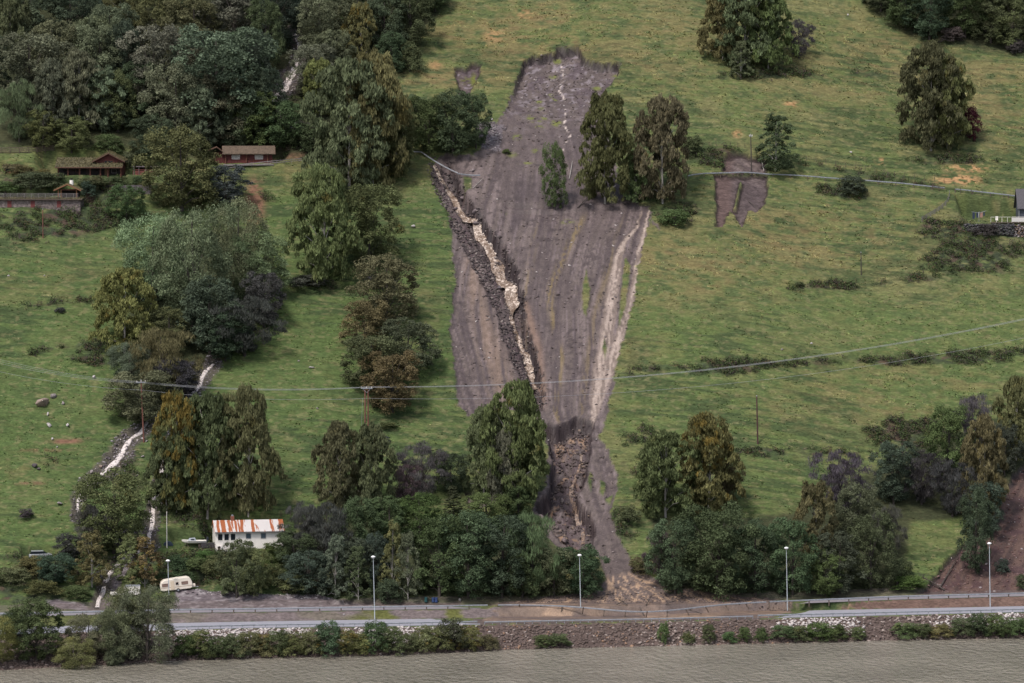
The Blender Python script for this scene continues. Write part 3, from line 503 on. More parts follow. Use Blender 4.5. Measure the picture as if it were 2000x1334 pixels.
def crown(kind, seed):
    global rng
    keep = rng; rng = np.random.default_rng(seed * 31 + list(CK).index(kind) * 1000); nl_, ns, m, lr, leaf, asp, zl, dr = CK[kind]
    prof = {'alder': lambda z: .36 * np.clip(1 - np.abs((z - .50) / .53) ** 2.3, 0, 1) ** .55, 'birch': lambda z: .25 * np.clip(1 - np.abs((z - .42) / .60) ** 2.2, 0, 1) ** .62,
            'willow': lambda z: .42 * np.clip(1 - np.abs((z - .48) / .53) ** 2.4, 0, 1) ** .5, 'bush': lambda z: .52 * np.sqrt(np.clip(1 - (z - .1) ** 2 / .82, 0, 1)), 'bare': lambda z: .38 * np.clip(1 - np.abs((z - .55) / .47) ** 2, 0, 1) ** .6,
            'cone': lambda z: .26 * np.clip(1 - np.abs((z - .30) / .72) ** 1.7, 0, 1) ** .8, 'spruce': lambda z: .26 * (1 - z) ** .9 + .01}[kind]
    n = nl_; z = zl + (.97 - lr * .7 - zl) * ((np.arange(n) + rng.uniform(0, 1, n)) / n) ** (.9 if kind != 'cone' else 1.1); th = np.arange(n) * 2.4 + rng.uniform(-.6, .6, n); ph = rng.uniform(0, 6.28, 4)
    lob = 1 + .16 * np.sin(3 * th + ph[0] + z * 5) + .12 * np.sin(z * 15 + ph[2]); lob = lob if kind not in ('spruce',) else lob * 0 + 1
    inner = rng.uniform(0, 1, n) < (.12 if kind == 'willow' else .26); rad = np.clip(prof(z) * lob - lr * .55, 0, 1) * np.where(inner, rng.uniform(.1, .6, n), rng.uniform(.82, 1.05, n)); sx = .03 * np.sin(z * 4 + ph[3])
    lc = np.stack([rad * np.cos(th) + sx, rad * np.sin(th), z], 1); R_ = lr * rng.uniform(.7, 1.3, n)
    d = rng.normal(size=(n, ns, 3)); d /= np.linalg.norm(d, axis=2, keepdims=True); out = np.stack([np.cos(th), np.sin(th), np.full(n, .7)], 1)[:, None]; d = d + .6 * out; d /= np.linalg.norm(d, axis=2, keepdims=True)
    s3 = np.array([1, 1, dr if kind == 'birch' else (.85 if kind != 'spruce' else .3)])
    cc = (lc[:, None] + d * R_[:, None, None] * .72 * s3).reshape(-1, 3); cr = np.repeat(R_, ns)[:, None] * np.array([.50, .50, .50 * dr]) * rng.uniform(.75, 1.3, (n * ns, 1))
    if kind == 'birch': cr[:, :2] *= .8; cc[:, 2] -= .02
    V, F, t, c = clumps_to_leaves(cc, cr, m, leaf, asp, kind); lt = np.repeat(rng.uniform(.78, 1.24, n), ns * m); c = np.clip(np.repeat(rng.uniform(0, 1, n), ns * m) * .55 + c * .45, 0, 1) * (.35 + .95 * np.clip(1.25 - V.reshape(-1, 4, 3)[:, 0, 2], 0, 1)); t = t * lt
    wdt = np.percentile(V[:, 0], 99) - np.percentile(V[:, 0], 1); top = np.percentile(V[:, 2], 99.7)
    V = V / np.array([wdt, wdt, top]); me = mesh_np('crown_' + kind, V, F, LEAF, face_attr={'tone': t, 'clump': c}); rng = keep; return me, lc / np.array([wdt, wdt, top])
def trunk(kind, cc, m):
    b = MB(); lean = random.uniform(-.03, .03); R0 = .013 if kind in ('birch', 'cone', 'spruce') else .017
    top = .9 if kind != 'bush' else .5; pts = [(lean * t * t * 2 + .006 * math.sin(9 * t), .01 * math.sin(7 * t), t * top - .02) for t in np.linspace(0, 1, 8)]
    W = 1.7 if kind != 'bush' else 1.6
    b.tube([(p[0], p[1], p[2]) for p in pts], [R0 * (1.25 - t) * W for t in np.linspace(0, 1, 8)], 6)
    for c in random.sample(list(cc), 16 if kind != 'bare' else 30):
        z0 = max(.06, c[2] * (.5 if kind in ('alder', 'willow', 'bush') else .62) - .05); a = Vector((lean * z0, 0, z0)); e = Vector(c); mid = a.lerp(e, .5) + Vector((0, 0, .03))
        b.tube([a, mid, e], [R0 * .55, R0 * .35, R0 * .12], 4)
    return b.mesh('trunk_' + kind, m)
LIB = {}
for kind, nvar in (('birch', 5), ('alder', 5), ('willow', 3), ('bush', 4), ('cone', 3), ('bare', 3), ('spruce', 1)):
    LIB[kind] = []
    for s_ in range(nvar):
        me, cc = crown(kind, s_ + 1); bark = M_birch if kind in ('birch', 'cone') else M_bark
        LIB[kind].append((me, trunk(kind, cc, bark)))
# leaf colours (albedo); alpha is the share of clumps that have turned yellow
PAL = {'DK': (0.086, 0.112, 0.060, 0), 'DB': (0.072, 0.096, 0.068, 0), 'MG': (0.108, 0.144, 0.066, 0.05), 'GR': (0.095, 0.132, 0.054, 0.04), 'GG': (0.185, 0.215, 0.130, 0), 'GD': (0.132, 0.152, 0.096, 0.03),
       'OL': (0.168, 0.174, 0.080, 0.16), 'OD': (0.122, 0.142, 0.070, 0.1), 'YO': (0.159, 0.152, 0.073, 0.3), 'YL': (0.146, 0.144, 0.073, 0.5), 'BR': (0.128, 0.122, 0.066, 0.1), 'OR': (0.150, 0.140, 0.080, 0.12),
       'PU': (0.122, 0.106, 0.112, 0), 'PD': (0.086, 0.084, 0.086, 0), 'CR': (0.100, 0.028, 0.038, 0), 'GB': (0.142, 0.152, 0.102, 0.03)}
tree_n = [0]
def tree(bx, by, h, w, kind, col, label, cat='tree', group=None, name=None, var=None, grow=1.0, at=None):
    x, y, z = at or hit(bx, by); s = ppm(x, y, z); H = h / s * grow; W = w / s * grow; k = tree_n[0]; tree_n[0] += 1
    L = LIB[kind]; cm, tm = L[(k * 7 + 3) % len(L) if var is None else var % len(L)]
    nm = name or {'birch': 'birch_tree', 'alder': 'alder_tree', 'willow': 'willow_tree', 'bush': 'bush', 'cone': 'young_birch', 'bare': 'thin_leafed_tree', 'spruce': 'spruce_tree'}[kind]
    W = W * 1.06
    r = thing(nm, label, cat, (x, y, z - .15), 0, group); rz = random.uniform(0, 6.28)
    # width is set across the crown, whichever way it is turned
    c = PAL[col]; j = [random.uniform(.90, 1.12) for _ in range(3)]; g = random.uniform(.88, 1.14)
    o = link('crown', cm, r, rot=(0, 0, rz), sc=(W, W, H)); o.color = (c[0] * j[0] * g, c[1] * j[1] * g, c[2] * j[2] * g, c[3])
    t = link('trunk' if kind != 'bush' else 'stems', tm, r, rot=(0, 0, rz), sc=(W * (.8 if kind != 'bush' else .6), W * (.8 if kind != 'bush' else .6), H))
    return r
T = [  # base x, base y, height, width (survey pixels of 2000), kind, colour, label
 # -- wood at the upper left, named trees along its edge
 (38, 278, 122, 74, 'bare', 'GD', 'slender pale-trunked birch at the far left, above the mown lawn'),
 (105, 268, 150, 78, 'birch', 'GB', 'tall grey-brown birch with bare lower trunk, left one of the pair behind the sod-roofed cabin'),
 (155, 262, 162, 84, 'birch', 'GB', 'tall grey-brown birch with bare lower trunk, right one of the pair behind the sod-roofed cabin'),
 (85, 292, 75, 60, 'alder', 'OD', 'small green tree in front of the pair of bare-trunked birches'),
 (140, 300, 70, 70, 'alder', 'MG', 'low bushy tree behind the left end of the sod-roofed cabin'),
 (60, 225, 160, 130, 'alder', 'GD', 'broad grey-green tree at the left border in the second row of the upper left wood'),
 (20, 130, 160, 70, 'birch', 'GB', 'tall hanging birch cut by the top left corner'),
 (100, 165, 125, 105, 'alder', 'GD', 'rounded tree in the top left corner, right of the hanging birch'),
 (195, 205, 155, 100, 'alder', 'GD', 'grey-green tree with light crown top in the upper left wood, left of the dark gap'),
 (245, 210, 170, 60, 'alder', 'DB', 'dark narrow tree in the dark gap of the upper left wood'),
 (300, 225, 175, 118, 'alder', 'GD', 'grey-green rounded tree right of the dark gap in the upper left wood'),
 (425, 262, 210, 178, 'alder', 'GD', 'very large grey-green domed tree in the middle of the upper left wood'),
 (345, 285, 160, 115, 'alder', 'GD', 'tall grey-green tree in front of the very large domed tree, its left neighbour'),
 (438, 290, 138, 108, 'alder', 'GD', 'dark grey-green tree in front of the very large domed tree, behind the red cabin'),
 (298, 312, 88, 76, 'alder', 'DK', 'small dark tree behind the wooden deck, at the foot of the upper left wood'),
 (240, 60, 110, 80, 'birch', 'OD', 'hanging olive birch near the top border, left of the brown tree'),
 (305, 95, 110, 80, 'alder', 'BR', 'dark brownish tree near the top border of the upper left wood'),
 (380, 120, 130, 110, 'alder', 'OD', 'dark tree at the top border above the very large domed tree'),
 (460, 100, 130, 120, 'alder', 'GD', 'greyish tree at the top border right of the brownish tree'),
 (518, 145, 150, 62, 'alder', 'DK', 'dark tree left of the waterfall in the wood'),
 (500, 215, 150, 60, 'alder', 'DB', 'dark narrow tree directly left of the waterfall foot'),
 (625, 120, 130, 90, 'alder', 'GD', 'dark bluish tree right of the waterfall gap at the top border'),
 (645, 150, 92, 76, 'alder', 'GD', 'small round grey tree left of the yellow-topped tall birch'),
 (706, 132, 125, 62, 'birch', 'YO', 'tall pointed birch with yellow top at the right part of the upper left wood'),
 (752, 105, 115, 80, 'alder', 'DK', 'dark tree right of the yellow-topped tall birch'),
 (802, 96, 120, 78, 'alder', 'DK', 'dark tree at the right edge of the upper left wood, beside the meadow'),
 (850, 22, 60, 60, 'alder', 'DK', 'small dark tree at the top border, last of the wood before the meadow'),
 (765, 142, 80, 66, 'alder', 'DK', 'compact dark green tree at the meadow edge below the wood'),
 (800, 140, 60, 50, 'bush', 'MG', 'green bush at the meadow edge right of the compact dark tree'),
 (624, 228, 112, 70, 'birch', 'OL', 'grey-olive birch right of the waterfall, in front of the wood'),
 (548, 292, 92, 98, 'alder', 'DK', 'dark rounded tree right of the red cabin'),
 (600, 300, 60, 60, 'bush', 'DK', 'dark bush between the rounded dark tree and the big pale birches'),
 (683, 372, 255, 150, 'birch', 'GB', 'huge pale grey-green birch beside the gully, left of the pair'),
 (728, 366, 262, 118, 'birch', 'OL', 'huge birch with a yellow tip beside the gully, right of the pair'),
 (775, 345, 130, 80, 'birch', 'OD', 'medium hanging birch right of the huge pair of birches'),
 (798, 265, 82, 56, 'alder', 'OD', 'small dark tree on the meadow edge behind the huge pair of birches'),
 (838, 298, 112, 78, 'alder', 'DK', 'dark alder at the left of the row of three above the broken road'),
 (884, 302, 128, 88, 'alder', 'DK', 'dark alder in the middle of the row of three above the broken road'),
 (930, 290, 108, 56, 'alder', 'DK', 'dark alder at the right of the row of three, next to the slide edge'),
 (632, 552, 228, 128, 'birch', 'OL', 'large weeping olive birch in the middle left pasture'),
 (720, 520, 160, 112, 'alder', 'OD', 'dark round tree with rusty top, right of the large weeping olive birch'),
 (650, 395, 60, 60, 'alder', 'OD', 'small tree behind the large weeping olive birch'),
 (355, 412, 165, 140, 'alder', 'OD', 'big domed green tree left of the red cabin'),
 (440, 402, 80, 78, 'alder', 'PD', 'dark round tree below the red cabin'),
 (248, 428, 68, 70, 'alder', 'MG', 'small dome-shaped tree below the retaining wall'),
 (212, 302, 38, 58, 'bush', 'GR', 'bright green shrub behind the gabled part of the sod-roofed cabin'),
 (266, 312, 34, 34, 'bush', 'OR', 'reddish-brown shrub right of the gabled part of the sod-roofed cabin'),
 (255, 330, 34, 34, 'bush', 'OD', 'green shrub between the sod-roofed cabin and the wooden deck'),
 (298, 600, 180, 128, 'willow', 'GG', 'silver-grey willow, left one of the large group of four'),
 (378, 640, 242, 148, 'willow', 'GG', 'tallest silver-grey willow in the middle of the large group of four'),
 (466, 585, 196, 104, 'willow', 'GG', 'silver-grey willow behind, reaching up beside the dark round tree'),
 (505, 590, 140, 110, 'willow', 'GG', 'low silver-grey willow at the right of the large group of four'),
 (410, 690, 150, 130, 'alder', 'DB', 'very dark tree in the shade below the silver-grey willows'),
 (330, 690, 90, 80, 'alder', 'OD', 'small tree between the olive birch and the dark tree below the willows'),
 (478, 696, 118, 122, 'bare', 'PD', 'purplish dark tree at the right foot of the willow group'),
 (440, 705, 100, 90, 'alder', 'DB', 'dark tree at the bottom tip of the willow group beside the stream'),
 (515, 640, 110, 70, 'alder', 'PD', 'dark shrubby tree at the right side of the willow group'),
 (244, 692, 168, 108, 'birch', 'OL', 'olive-yellow hanging birch in front of the willow group at its left'),
 (318, 772, 132, 138, 'bare', 'BR', 'rounded brownish-purple tree behind the leaning wooden pole'),
 (255, 750, 80, 84, 'willow', 'GD', 'grey-green round shrub left of the brownish-purple tree'),
 (278, 828, 105, 120, 'alder', 'OD', 'dark tree at the head of the left stream, behind the leaning pole'),
 (345, 790, 90, 80, 'alder', 'PD', 'dark tree in the stream bed right of the brownish-purple tree'),
 (756, 640, 142, 126, 'alder', 'OD', 'topmost tree of the column in the middle pasture, with rusty crown top'),
 (714, 690, 105, 98, 'alder', 'OL', 'olive tree with rusty tints at the left side of the column in the middle pasture'),
 (796, 730, 108, 100, 'alder', 'DK', 'dark green tree at the right side of the column in the middle pasture'),
 (728, 765, 110, 102, 'alder', 'OD', 'olive tree in the lower part of the column in the middle pasture'),
 (766, 806, 120, 104, 'alder', 'BR', 'lowest tree of the column in the middle pasture, with orange-brown top, behind the twin poles'),
 (345, 1000, 235, 84, 'birch', 'YL', 'tall birch with bright yellow crown above the white house, at the left'),
 (405, 1008, 238, 120, 'birch', 'OD', 'tall birch in the middle of the group above the white house'),
 (485, 1006, 250, 112, 'birch', 'OD', 'tall dense dark birch at the right of the group above the white house'),
 (325, 1000, 150, 74, 'birch', 'OD', 'shorter dark birch at the left foot of the yellow-topped birch'),
 (222, 1080, 162, 132, 'alder', 'OD', 'broad dark tree beside the left stream'),
 (180, 1085, 100, 66, 'bare', 'PU', 'purple-grey shrubby tree at the left of the broad dark tree by the stream'),
 (180, 1147, 112, 64, 'cone', 'OL', 'small olive conical birch left of the lower stream'),
 (255, 1150, 102, 54, 'cone', 'OL', 'olive small birch above the white trailer, left of two'),
 (283, 1148, 98, 58, 'cone', 'YO', 'yellowish small birch above the white trailer, right of two'),
 (110, 1142, 62, 68, 'alder', 'DB', 'dark round tree left of the lower stream above the road'),
 (132, 1096, 56, 48, 'alder', 'PD', 'small dark tree above the dark round tree at the left'),
 (462, 1168, 114, 76, 'alder', 'OD', 'round-headed tree in front of the white house, left of two'),
 (497, 1164, 96, 58, 'alder', 'OL', 'round-headed olive tree in front of the white house, right of two'),
 (575, 1118, 80, 76, 'alder', 'DK', 'dark tree at the right end of the white house'),
 (598, 1085, 105, 80, 'bare', 'PD', 'purplish bushy tree behind the right end of the white house'),
 (665, 1010, 185, 88, 'birch', 'OD', 'green birch left of two, below the twin poles'),
 (722, 1008, 180, 82, 'birch', 'OD', 'green birch right of two, directly below the twin poles'),
 (825, 975, 112, 84, 'bare', 'PU', 'purple-pink thin-leafed tree in the lower middle'),
 (795, 985, 80, 64, 'bare', 'PU', 'small grey-purple tree at the left foot of the purple-pink tree'),
 (880, 962, 80, 62, 'alder', 'DK', 'dark small tree between the purple-pink tree and the big birch by the slide'),
 (1008, 985, 240, 112, 'birch', 'OD', 'big birch on the left edge of the slide in the lower middle'),
 (945, 965, 172, 76, 'birch', 'GD', 'grey-green birch left of the big birch on the slide edge'),
 (985, 992, 150, 60, 'birch', 'GB', 'pale-trunked thin birch at the foot of the big birch by the slide'),
 (886, 1012, 64, 44, 'spruce', 'DK', 'small dark spruce in the lower middle wood'),
 (635, 1108, 125, 104, 'bare', 'PD', 'purple-grey bushy tree in the lower wood, beside the white house roof'),
 (700, 1090, 120, 84, 'alder', 'DK', 'dark tree in the back row of the lower wood, below the two green birches'),
 (760, 1070, 100, 80, 'alder', 'MG', 'green tree in the back row of the lower wood behind the tallest conical birch'),
 (820, 1065, 105, 80, 'alder', 'GR', 'fresh green tree in the back row of the lower wood, left of the spruce'),
 (655, 1168, 124, 54, 'cone', 'GD', 'small conical birch in the lower wood, leftmost of four by the road'),
 (700, 1172, 106, 50, 'cone', 'OD', 'small olive conical birch in the lower wood, second of four by the road'),
 (766, 1162, 145, 48, 'cone', 'OL', 'tallest conical birch with bare white trunk right of the second street lamp'),
 (797, 1172, 134, 50, 'cone', 'GD', 'conical birch right of the bare white trunk, last of four by the road'),
 (757, 1176, 46, 50, 'bush', 'DK', 'dark low bush at the foot of the bare white trunk'),
 (600, 1160, 84, 80, 'alder', 'DB', 'very dark tree in the lower wood near the round-headed tree of the house'),
 (690, 1150, 100, 70, 'alder', 'DB', 'dark tree filling the gap behind the small conical birches'),
 (735, 1150, 110, 60, 'alder', 'DB', 'dark tree behind the second street lamp'),
 (858, 1165, 160, 112, 'alder', 'DK', 'dark tree in the front row of the lower wood, left of the blue barrels'),
 (915, 1168, 172, 118, 'alder', 'DK', 'tall dark tree in the front row of the lower wood, above the white stone'),
 (980, 1168, 160, 106, 'alder', 'DB', 'dark bluish tree in the front row of the lower wood'),
 (1040, 1166, 165, 104, 'bare', 'GD', 'grey thin-leafed tree in the front row of the lower wood'),
 (1020, 1168, 100, 80, 'alder', 'DK', 'low dark tree in front of the grey thin-leafed tree'),
 (1012, 1015, 68, 58, 'alder', 'GR', 'small fresh green tree at the edge of the lower gully'),
 (950, 1040, 80, 90, 'alder', 'MG', 'green tree in the back row of the lower wood under the big birch'),
 (1082, 1165, 96, 76, 'alder', 'OD', 'olive tree left of the third street lamp'),
 (1138, 1163, 98, 82, 'alder', 'DK', 'dark green tree right of the third street lamp, beside the mud fan'),
 (1084, 410, 132, 48, 'alder', 'MG', 'loose-leafed green tree standing alone in the mud of the slide'),
 (1182, 398, 215, 98, 'birch', 'OD', 'large birch with yellow tip on the right edge of the slide'),
 (1294, 398, 208, 106, 'birch', 'OR', 'large orange-brown birch right of the yellow-tipped one'),
 (1242, 396, 100, 52, 'birch', 'OD', 'smaller birch between the yellow-tipped and the orange-brown birch'),
 (1412, 118, 150, 84, 'birch', 'OL', 'hanging grey-olive birch at the left of the upper right clump'),
 (1455, 132, 178, 108, 'birch', 'OD', 'tall hanging birch in the middle of the upper right clump, cut by the top border'),
 (1500, 136, 165, 88, 'birch', 'OD', 'tall dark hanging birch at the right of the upper right clump'),
 (1447, 155, 76, 40, 'cone', 'GD', 'small conical birch in front of the upper right clump'),
 (1560, 114, 76, 50, 'bare', 'PD', 'purple thin-leafed shrub right of the upper right clump'),
 (1818, 294, 210, 118, 'birch', 'BR', 'big free-standing brownish birch on the upper right meadow'),
 (1850, 290, 180, 80, 'birch', 'OL', 'olive birch grown against the right side of the free-standing brownish birch'),
 (1893, 272, 66, 44, 'bush', 'CR', 'crimson shrub at the right foot of the free-standing birch'),
 (1515, 335, 112, 72, 'cone', 'DK', 'dark conical tree above the upper guard rail'),
 (1665, 380, 38, 56, 'bush', 'DB', 'dark ball-shaped bush below the upper guard rail'),
 (1352, 298, 34, 40, 'bush', 'DK', 'dark green bush at the left end of the upper wire fence'),
 (1318, 442, 34, 56, 'bush', 'GR', 'low green shrub beside the muddy tongue under the orange-brown birch'),
 (1720, 22, 70, 74, 'alder', 'DK', 'dark tree at the left end of the top right wood'),
 (1768, 55, 90, 76, 'alder', 'DK', 'dark tree in the top right wood, second from its left end'),
 (1815, 78, 105, 84, 'alder', 'DB', 'dark tree in the top right wood, third from its left end'),
 (1885, 74, 110, 84, 'alder', 'DK', 'dark tree in the middle of the top right wood behind the purple shrub'),
 (1935, 84, 115, 80, 'alder', 'DK', 'dark tree in the top right wood left of the grey-leafed one'),
 (1978, 95, 110, 84, 'alder', 'OD', 'grey-leafed tree at the right border of the top right wood'),
 (1862, 82, 30, 42, 'bush', 'PU', 'purple shrub in front of the top right wood'),
 (1985, 104, 28, 34, 'bush', 'PD', 'grey-purple bush at the right border below the top right wood'),
 (1385, 1008, 200, 112, 'birch', 'YO', 'big olive-yellow birch above the lower right wood'),
 (1300, 1010, 168, 112, 'birch', 'OD', 'dark broad birch left of the big olive-yellow birch'),
 (1415, 985, 110, 60, 'bare', 'BR', 'brownish shrub behind the right side of the olive-yellow birch'),
 (1290, 1130, 90, 64, 'bare', 'PU', 'purple-grey shrub at the left end of the lower right wood, beside the slide'),
 (1318, 1162, 150, 92, 'alder', 'DK', 'dark green tree at the left end of the lower right wood'),
 (1402, 1165, 182, 130, 'alder', 'DK', 'biggest dark green tree in the lower right wood, left of the fourth street lamp'),
 (1475, 1164, 150, 100, 'alder', 'DK', 'dark green tree directly left of the fourth street lamp'),
 (1548, 1162, 150, 96, 'alder', 'DK', 'dark green tree directly right of the fourth street lamp'),
 (1612, 1165, 92, 70, 'alder', 'MG', 'lighter small tree in front of the lower right wood'),
 (1592, 1085, 145, 74, 'birch', 'OR', 'orange-tipped birch in the lower right wood'),
 (1640, 1000, 120, 100, 'bare', 'PU', 'thin tree with magenta-tinged top above the lower right wood'),
 (1668, 1060, 118, 86, 'alder', 'GD', 'grey-green domed tree right of the orange-tipped birch'),
 (1640, 1160, 120, 90, 'alder', 'DB', 'very dark tree in the front of the lower right wood'),
 (1700, 1150, 150, 90, 'alder', 'DK', 'dark tree at the right end of the lower right wood, above the broken trunk'),
 (1735, 1095, 110, 56, 'bare', 'PD', 'thin dark tree at the edge of the small green slope'),
 (1745, 985, 125, 76, 'alder', 'DB', 'dark conical-topped tree right of the magenta-tinged one'),
 (1800, 985, 105, 92, 'bare', 'PD', 'purple-dark bushy tree right of the dark conical-topped one'),
 (1852, 930, 138, 86, 'alder', 'OD', 'green tree leaning over the bramble patch at the right'),
 (1900, 900, 130, 84, 'bare', 'PU', 'grey-purple tree at the right, behind the orange-brown birch'),
 (1860, 1010, 110, 80, 'bare', 'PD', 'purple-grey bushy tree left of the orange-brown birch at the right'),
 (1922, 1015, 205, 86, 'birch', 'OR', 'orange-brown pale-trunked birch at the right beside the red-brown slide'),
 (1985, 900, 165, 66, 'birch', 'OR', 'orange-brown birch cut by the right border'),
 (1962, 930, 100, 60, 'alder', 'DB', 'dark tree between the two orange-brown birches at the right'),
 (1905, 1120, 165, 62, 'alder', 'DB', 'dark narrow tree standing in the red-brown slide at the right'),
 (1925, 1050, 110, 60, 'alder', 'DB', 'dark tree above the narrow tree in the red-brown slide'),
 # -- along the river, left
 (-2, 1300, 100, 80, 'willow', 'OL', 'olive willow bush cut by the left border at the river'),
 (72, 1292, 124, 110, 'alder', 'DK', 'dark tree at the river between two olive willow bushes'),
 (30, 1250, 60, 70, 'alder', 'DK', 'dark tree behind the olive willow bush at the left border'),
 (145, 1308, 64, 80, 'willow', 'OL', 'round olive willow bush hanging over the river at the left'),
 (172, 1282, 84, 84, 'willow', 'GD', 'grey-green bush behind the round olive willow bush'),
 (222, 1296, 112, 92, 'willow', 'GD', 'grey-green willow at the river, left part of the big willow group'),
 (288, 1292, 148, 108, 'willow', 'GD', 'tallest grey-green willow at the river, right part of the big willow group'),
 (250, 1270, 128, 90, 'willow', 'GD', 'grey-green willow behind, between the two big river willows'),
 (225, 1304, 40, 44, 'willow', 'GD', 'low willow bush at the foot of the big river willows'),
]
for t in T: tree(*t)
# remaining trees of the dark upper woods, behind the named ones
spots = [(-10, 90), (60, 75), (140, 90), (180, 45), (330, 40), (420, 40), (500, 50), (560, 45), (660, 50), (720, 45), (775, 40), (815, 30), (540, 95), (215, 130), (270, 250), (230, 258), (-20, 200),
         (395, 190), (480, 170), (612, 190), (10, 20), (90, 10), (270, 5), (380, -10), (470, 0), (550, 0), (640, 0), (720, 5), (780, -5), (700, 85), (520, 255), (470, 300), (505, 295), (200, 255), (390, 295), (175, 150)]
words = ['first', 'second', 'third', 'fourth', 'fifth', 'sixth', 'seventh', 'eighth', 'ninth', 'tenth', 'eleventh', 'twelfth', 'thirteenth', 'fourteenth', 'fifteenth', 'sixteenth', 'seventeenth', 'eighteenth', 'nineteenth', 'twentieth',
         'twenty-first', 'twenty-second', 'twenty-third', 'twenty-fourth', 'twenty-fifth', 'twenty-sixth', 'twenty-seventh', 'twenty-eighth', 'twenty-ninth', 'thirtieth']
rows = {'top': sorted(p for p in spots if p[1] < 30), 'second': sorted(p for p in spots if 30 <= p[1] < 100), 'inner': sorted(p for p in spots if p[1] >= 100)}
for rn, L in rows.items():
    for i, (a, b) in enumerate(L):
        tree(a, b, random.uniform(95, 135), random.uniform(70, 100), random.choice(['alder', 'alder', 'alder', 'birch']), random.choice(['DK', 'DB', 'GD', 'OD', 'GD']),
             'dark tree in the upper left wood, %s from left in its %s' % (words[i], {'top': 'topmost row', 'second': 'second row', 'inner': 'shaded inner part'}[rn]), group='shaded trees inside the upper left wood')
for i, (a, b) in enumerate([(1700, -25), (1760, 5), (1830, 15), (1890, 10), (1950, 15), (2010, 20), (2040, 90)]):
    tree(a, b, 100, 84, 'alder', 'DB', 'dark tree in the back row of the top right wood, %s from the left' % words[i], group='shaded trees at the back of the top right wood')
# bank bushes between the riprap and the water
bb = [(362, 44, 42, 'GR'), (392, 50, 50, 'OD'), (425, 38, 46, 'GR'), (455, 42, 46, 'OD'), (486, 46, 48, 'OL'), (515, 40, 44, 'YO'), (542, 46, 46, 'DK'), (574, 42, 46, 'OD'), (606, 44, 46, 'YO'), (640, 60, 52, 'DK'), (676, 44, 46, 'YO'), (705, 38, 40, 'OL'),
      (735, 58, 50, 'DK'), (765, 46, 46, 'OD'), (798, 36, 34, 'BR'), (828, 46, 46, 'OL'), (860, 44, 44, 'YO'), (885, 58, 52, 'DK'), (918, 44, 46, 'YO'), (955, 26, 36, 'BR'), (1060, 22, 34, 'OD'), (1095, 22, 40, 'MG'), (1296, 38, 20, 'MG'), (1344, 20, 24, 'OD'), (1384, 34, 26, 'DK'),
      (1425, 20, 26, 'MG'), (1455, 26, 22, 'GR'), (1488, 26, 24, 'GR'), (1530, 28, 42, 'MG'), (1562, 26, 40, 'OD'), (1598, 32, 46, 'GR'), (1636, 28, 40, 'GR'), (1676, 22, 30, 'OD'), (1766, 28, 44, 'OD'), (1800, 24, 40, 'MG'), (1838, 24, 44, 'OL'), (1878, 34, 42, 'MG'), (1912, 42, 40, 'DK'), (1945, 38, 44, 'OD'), (1980, 34, 44, 'MG'), (2012, 34, 40, 'MG')]
def wl(px): return float(np.interp(px, [p[0] for p in L_water], [p[1] for p in L_water]))
for i, (a, h, w_, c) in enumerate(bb):
    side = 'left of' if a < 950 else 'below' if a < 1500 else 'right of'
    k = sum(1 for q_ in bb if (q_[0] < 950) == (a < 950) and (950 <= q_[0] < 1500) == (950 <= a < 1500) and q_[0] <= a)
    desc = {'GR': 'fresh green', 'OD': 'olive-green', 'OL': 'olive', 'YO': 'yellowish', 'DK': 'dark green', 'BR': 'brownish', 'MG': 'green'}[c]
    tree(a, wl(a) - 4, h, w_, 'bush', c, '%s bush on the river bank %s the mud fan, %s from left' % (desc, side, words[k - 1]), 'bush', 'bushes along the river bank', grow=1.1)
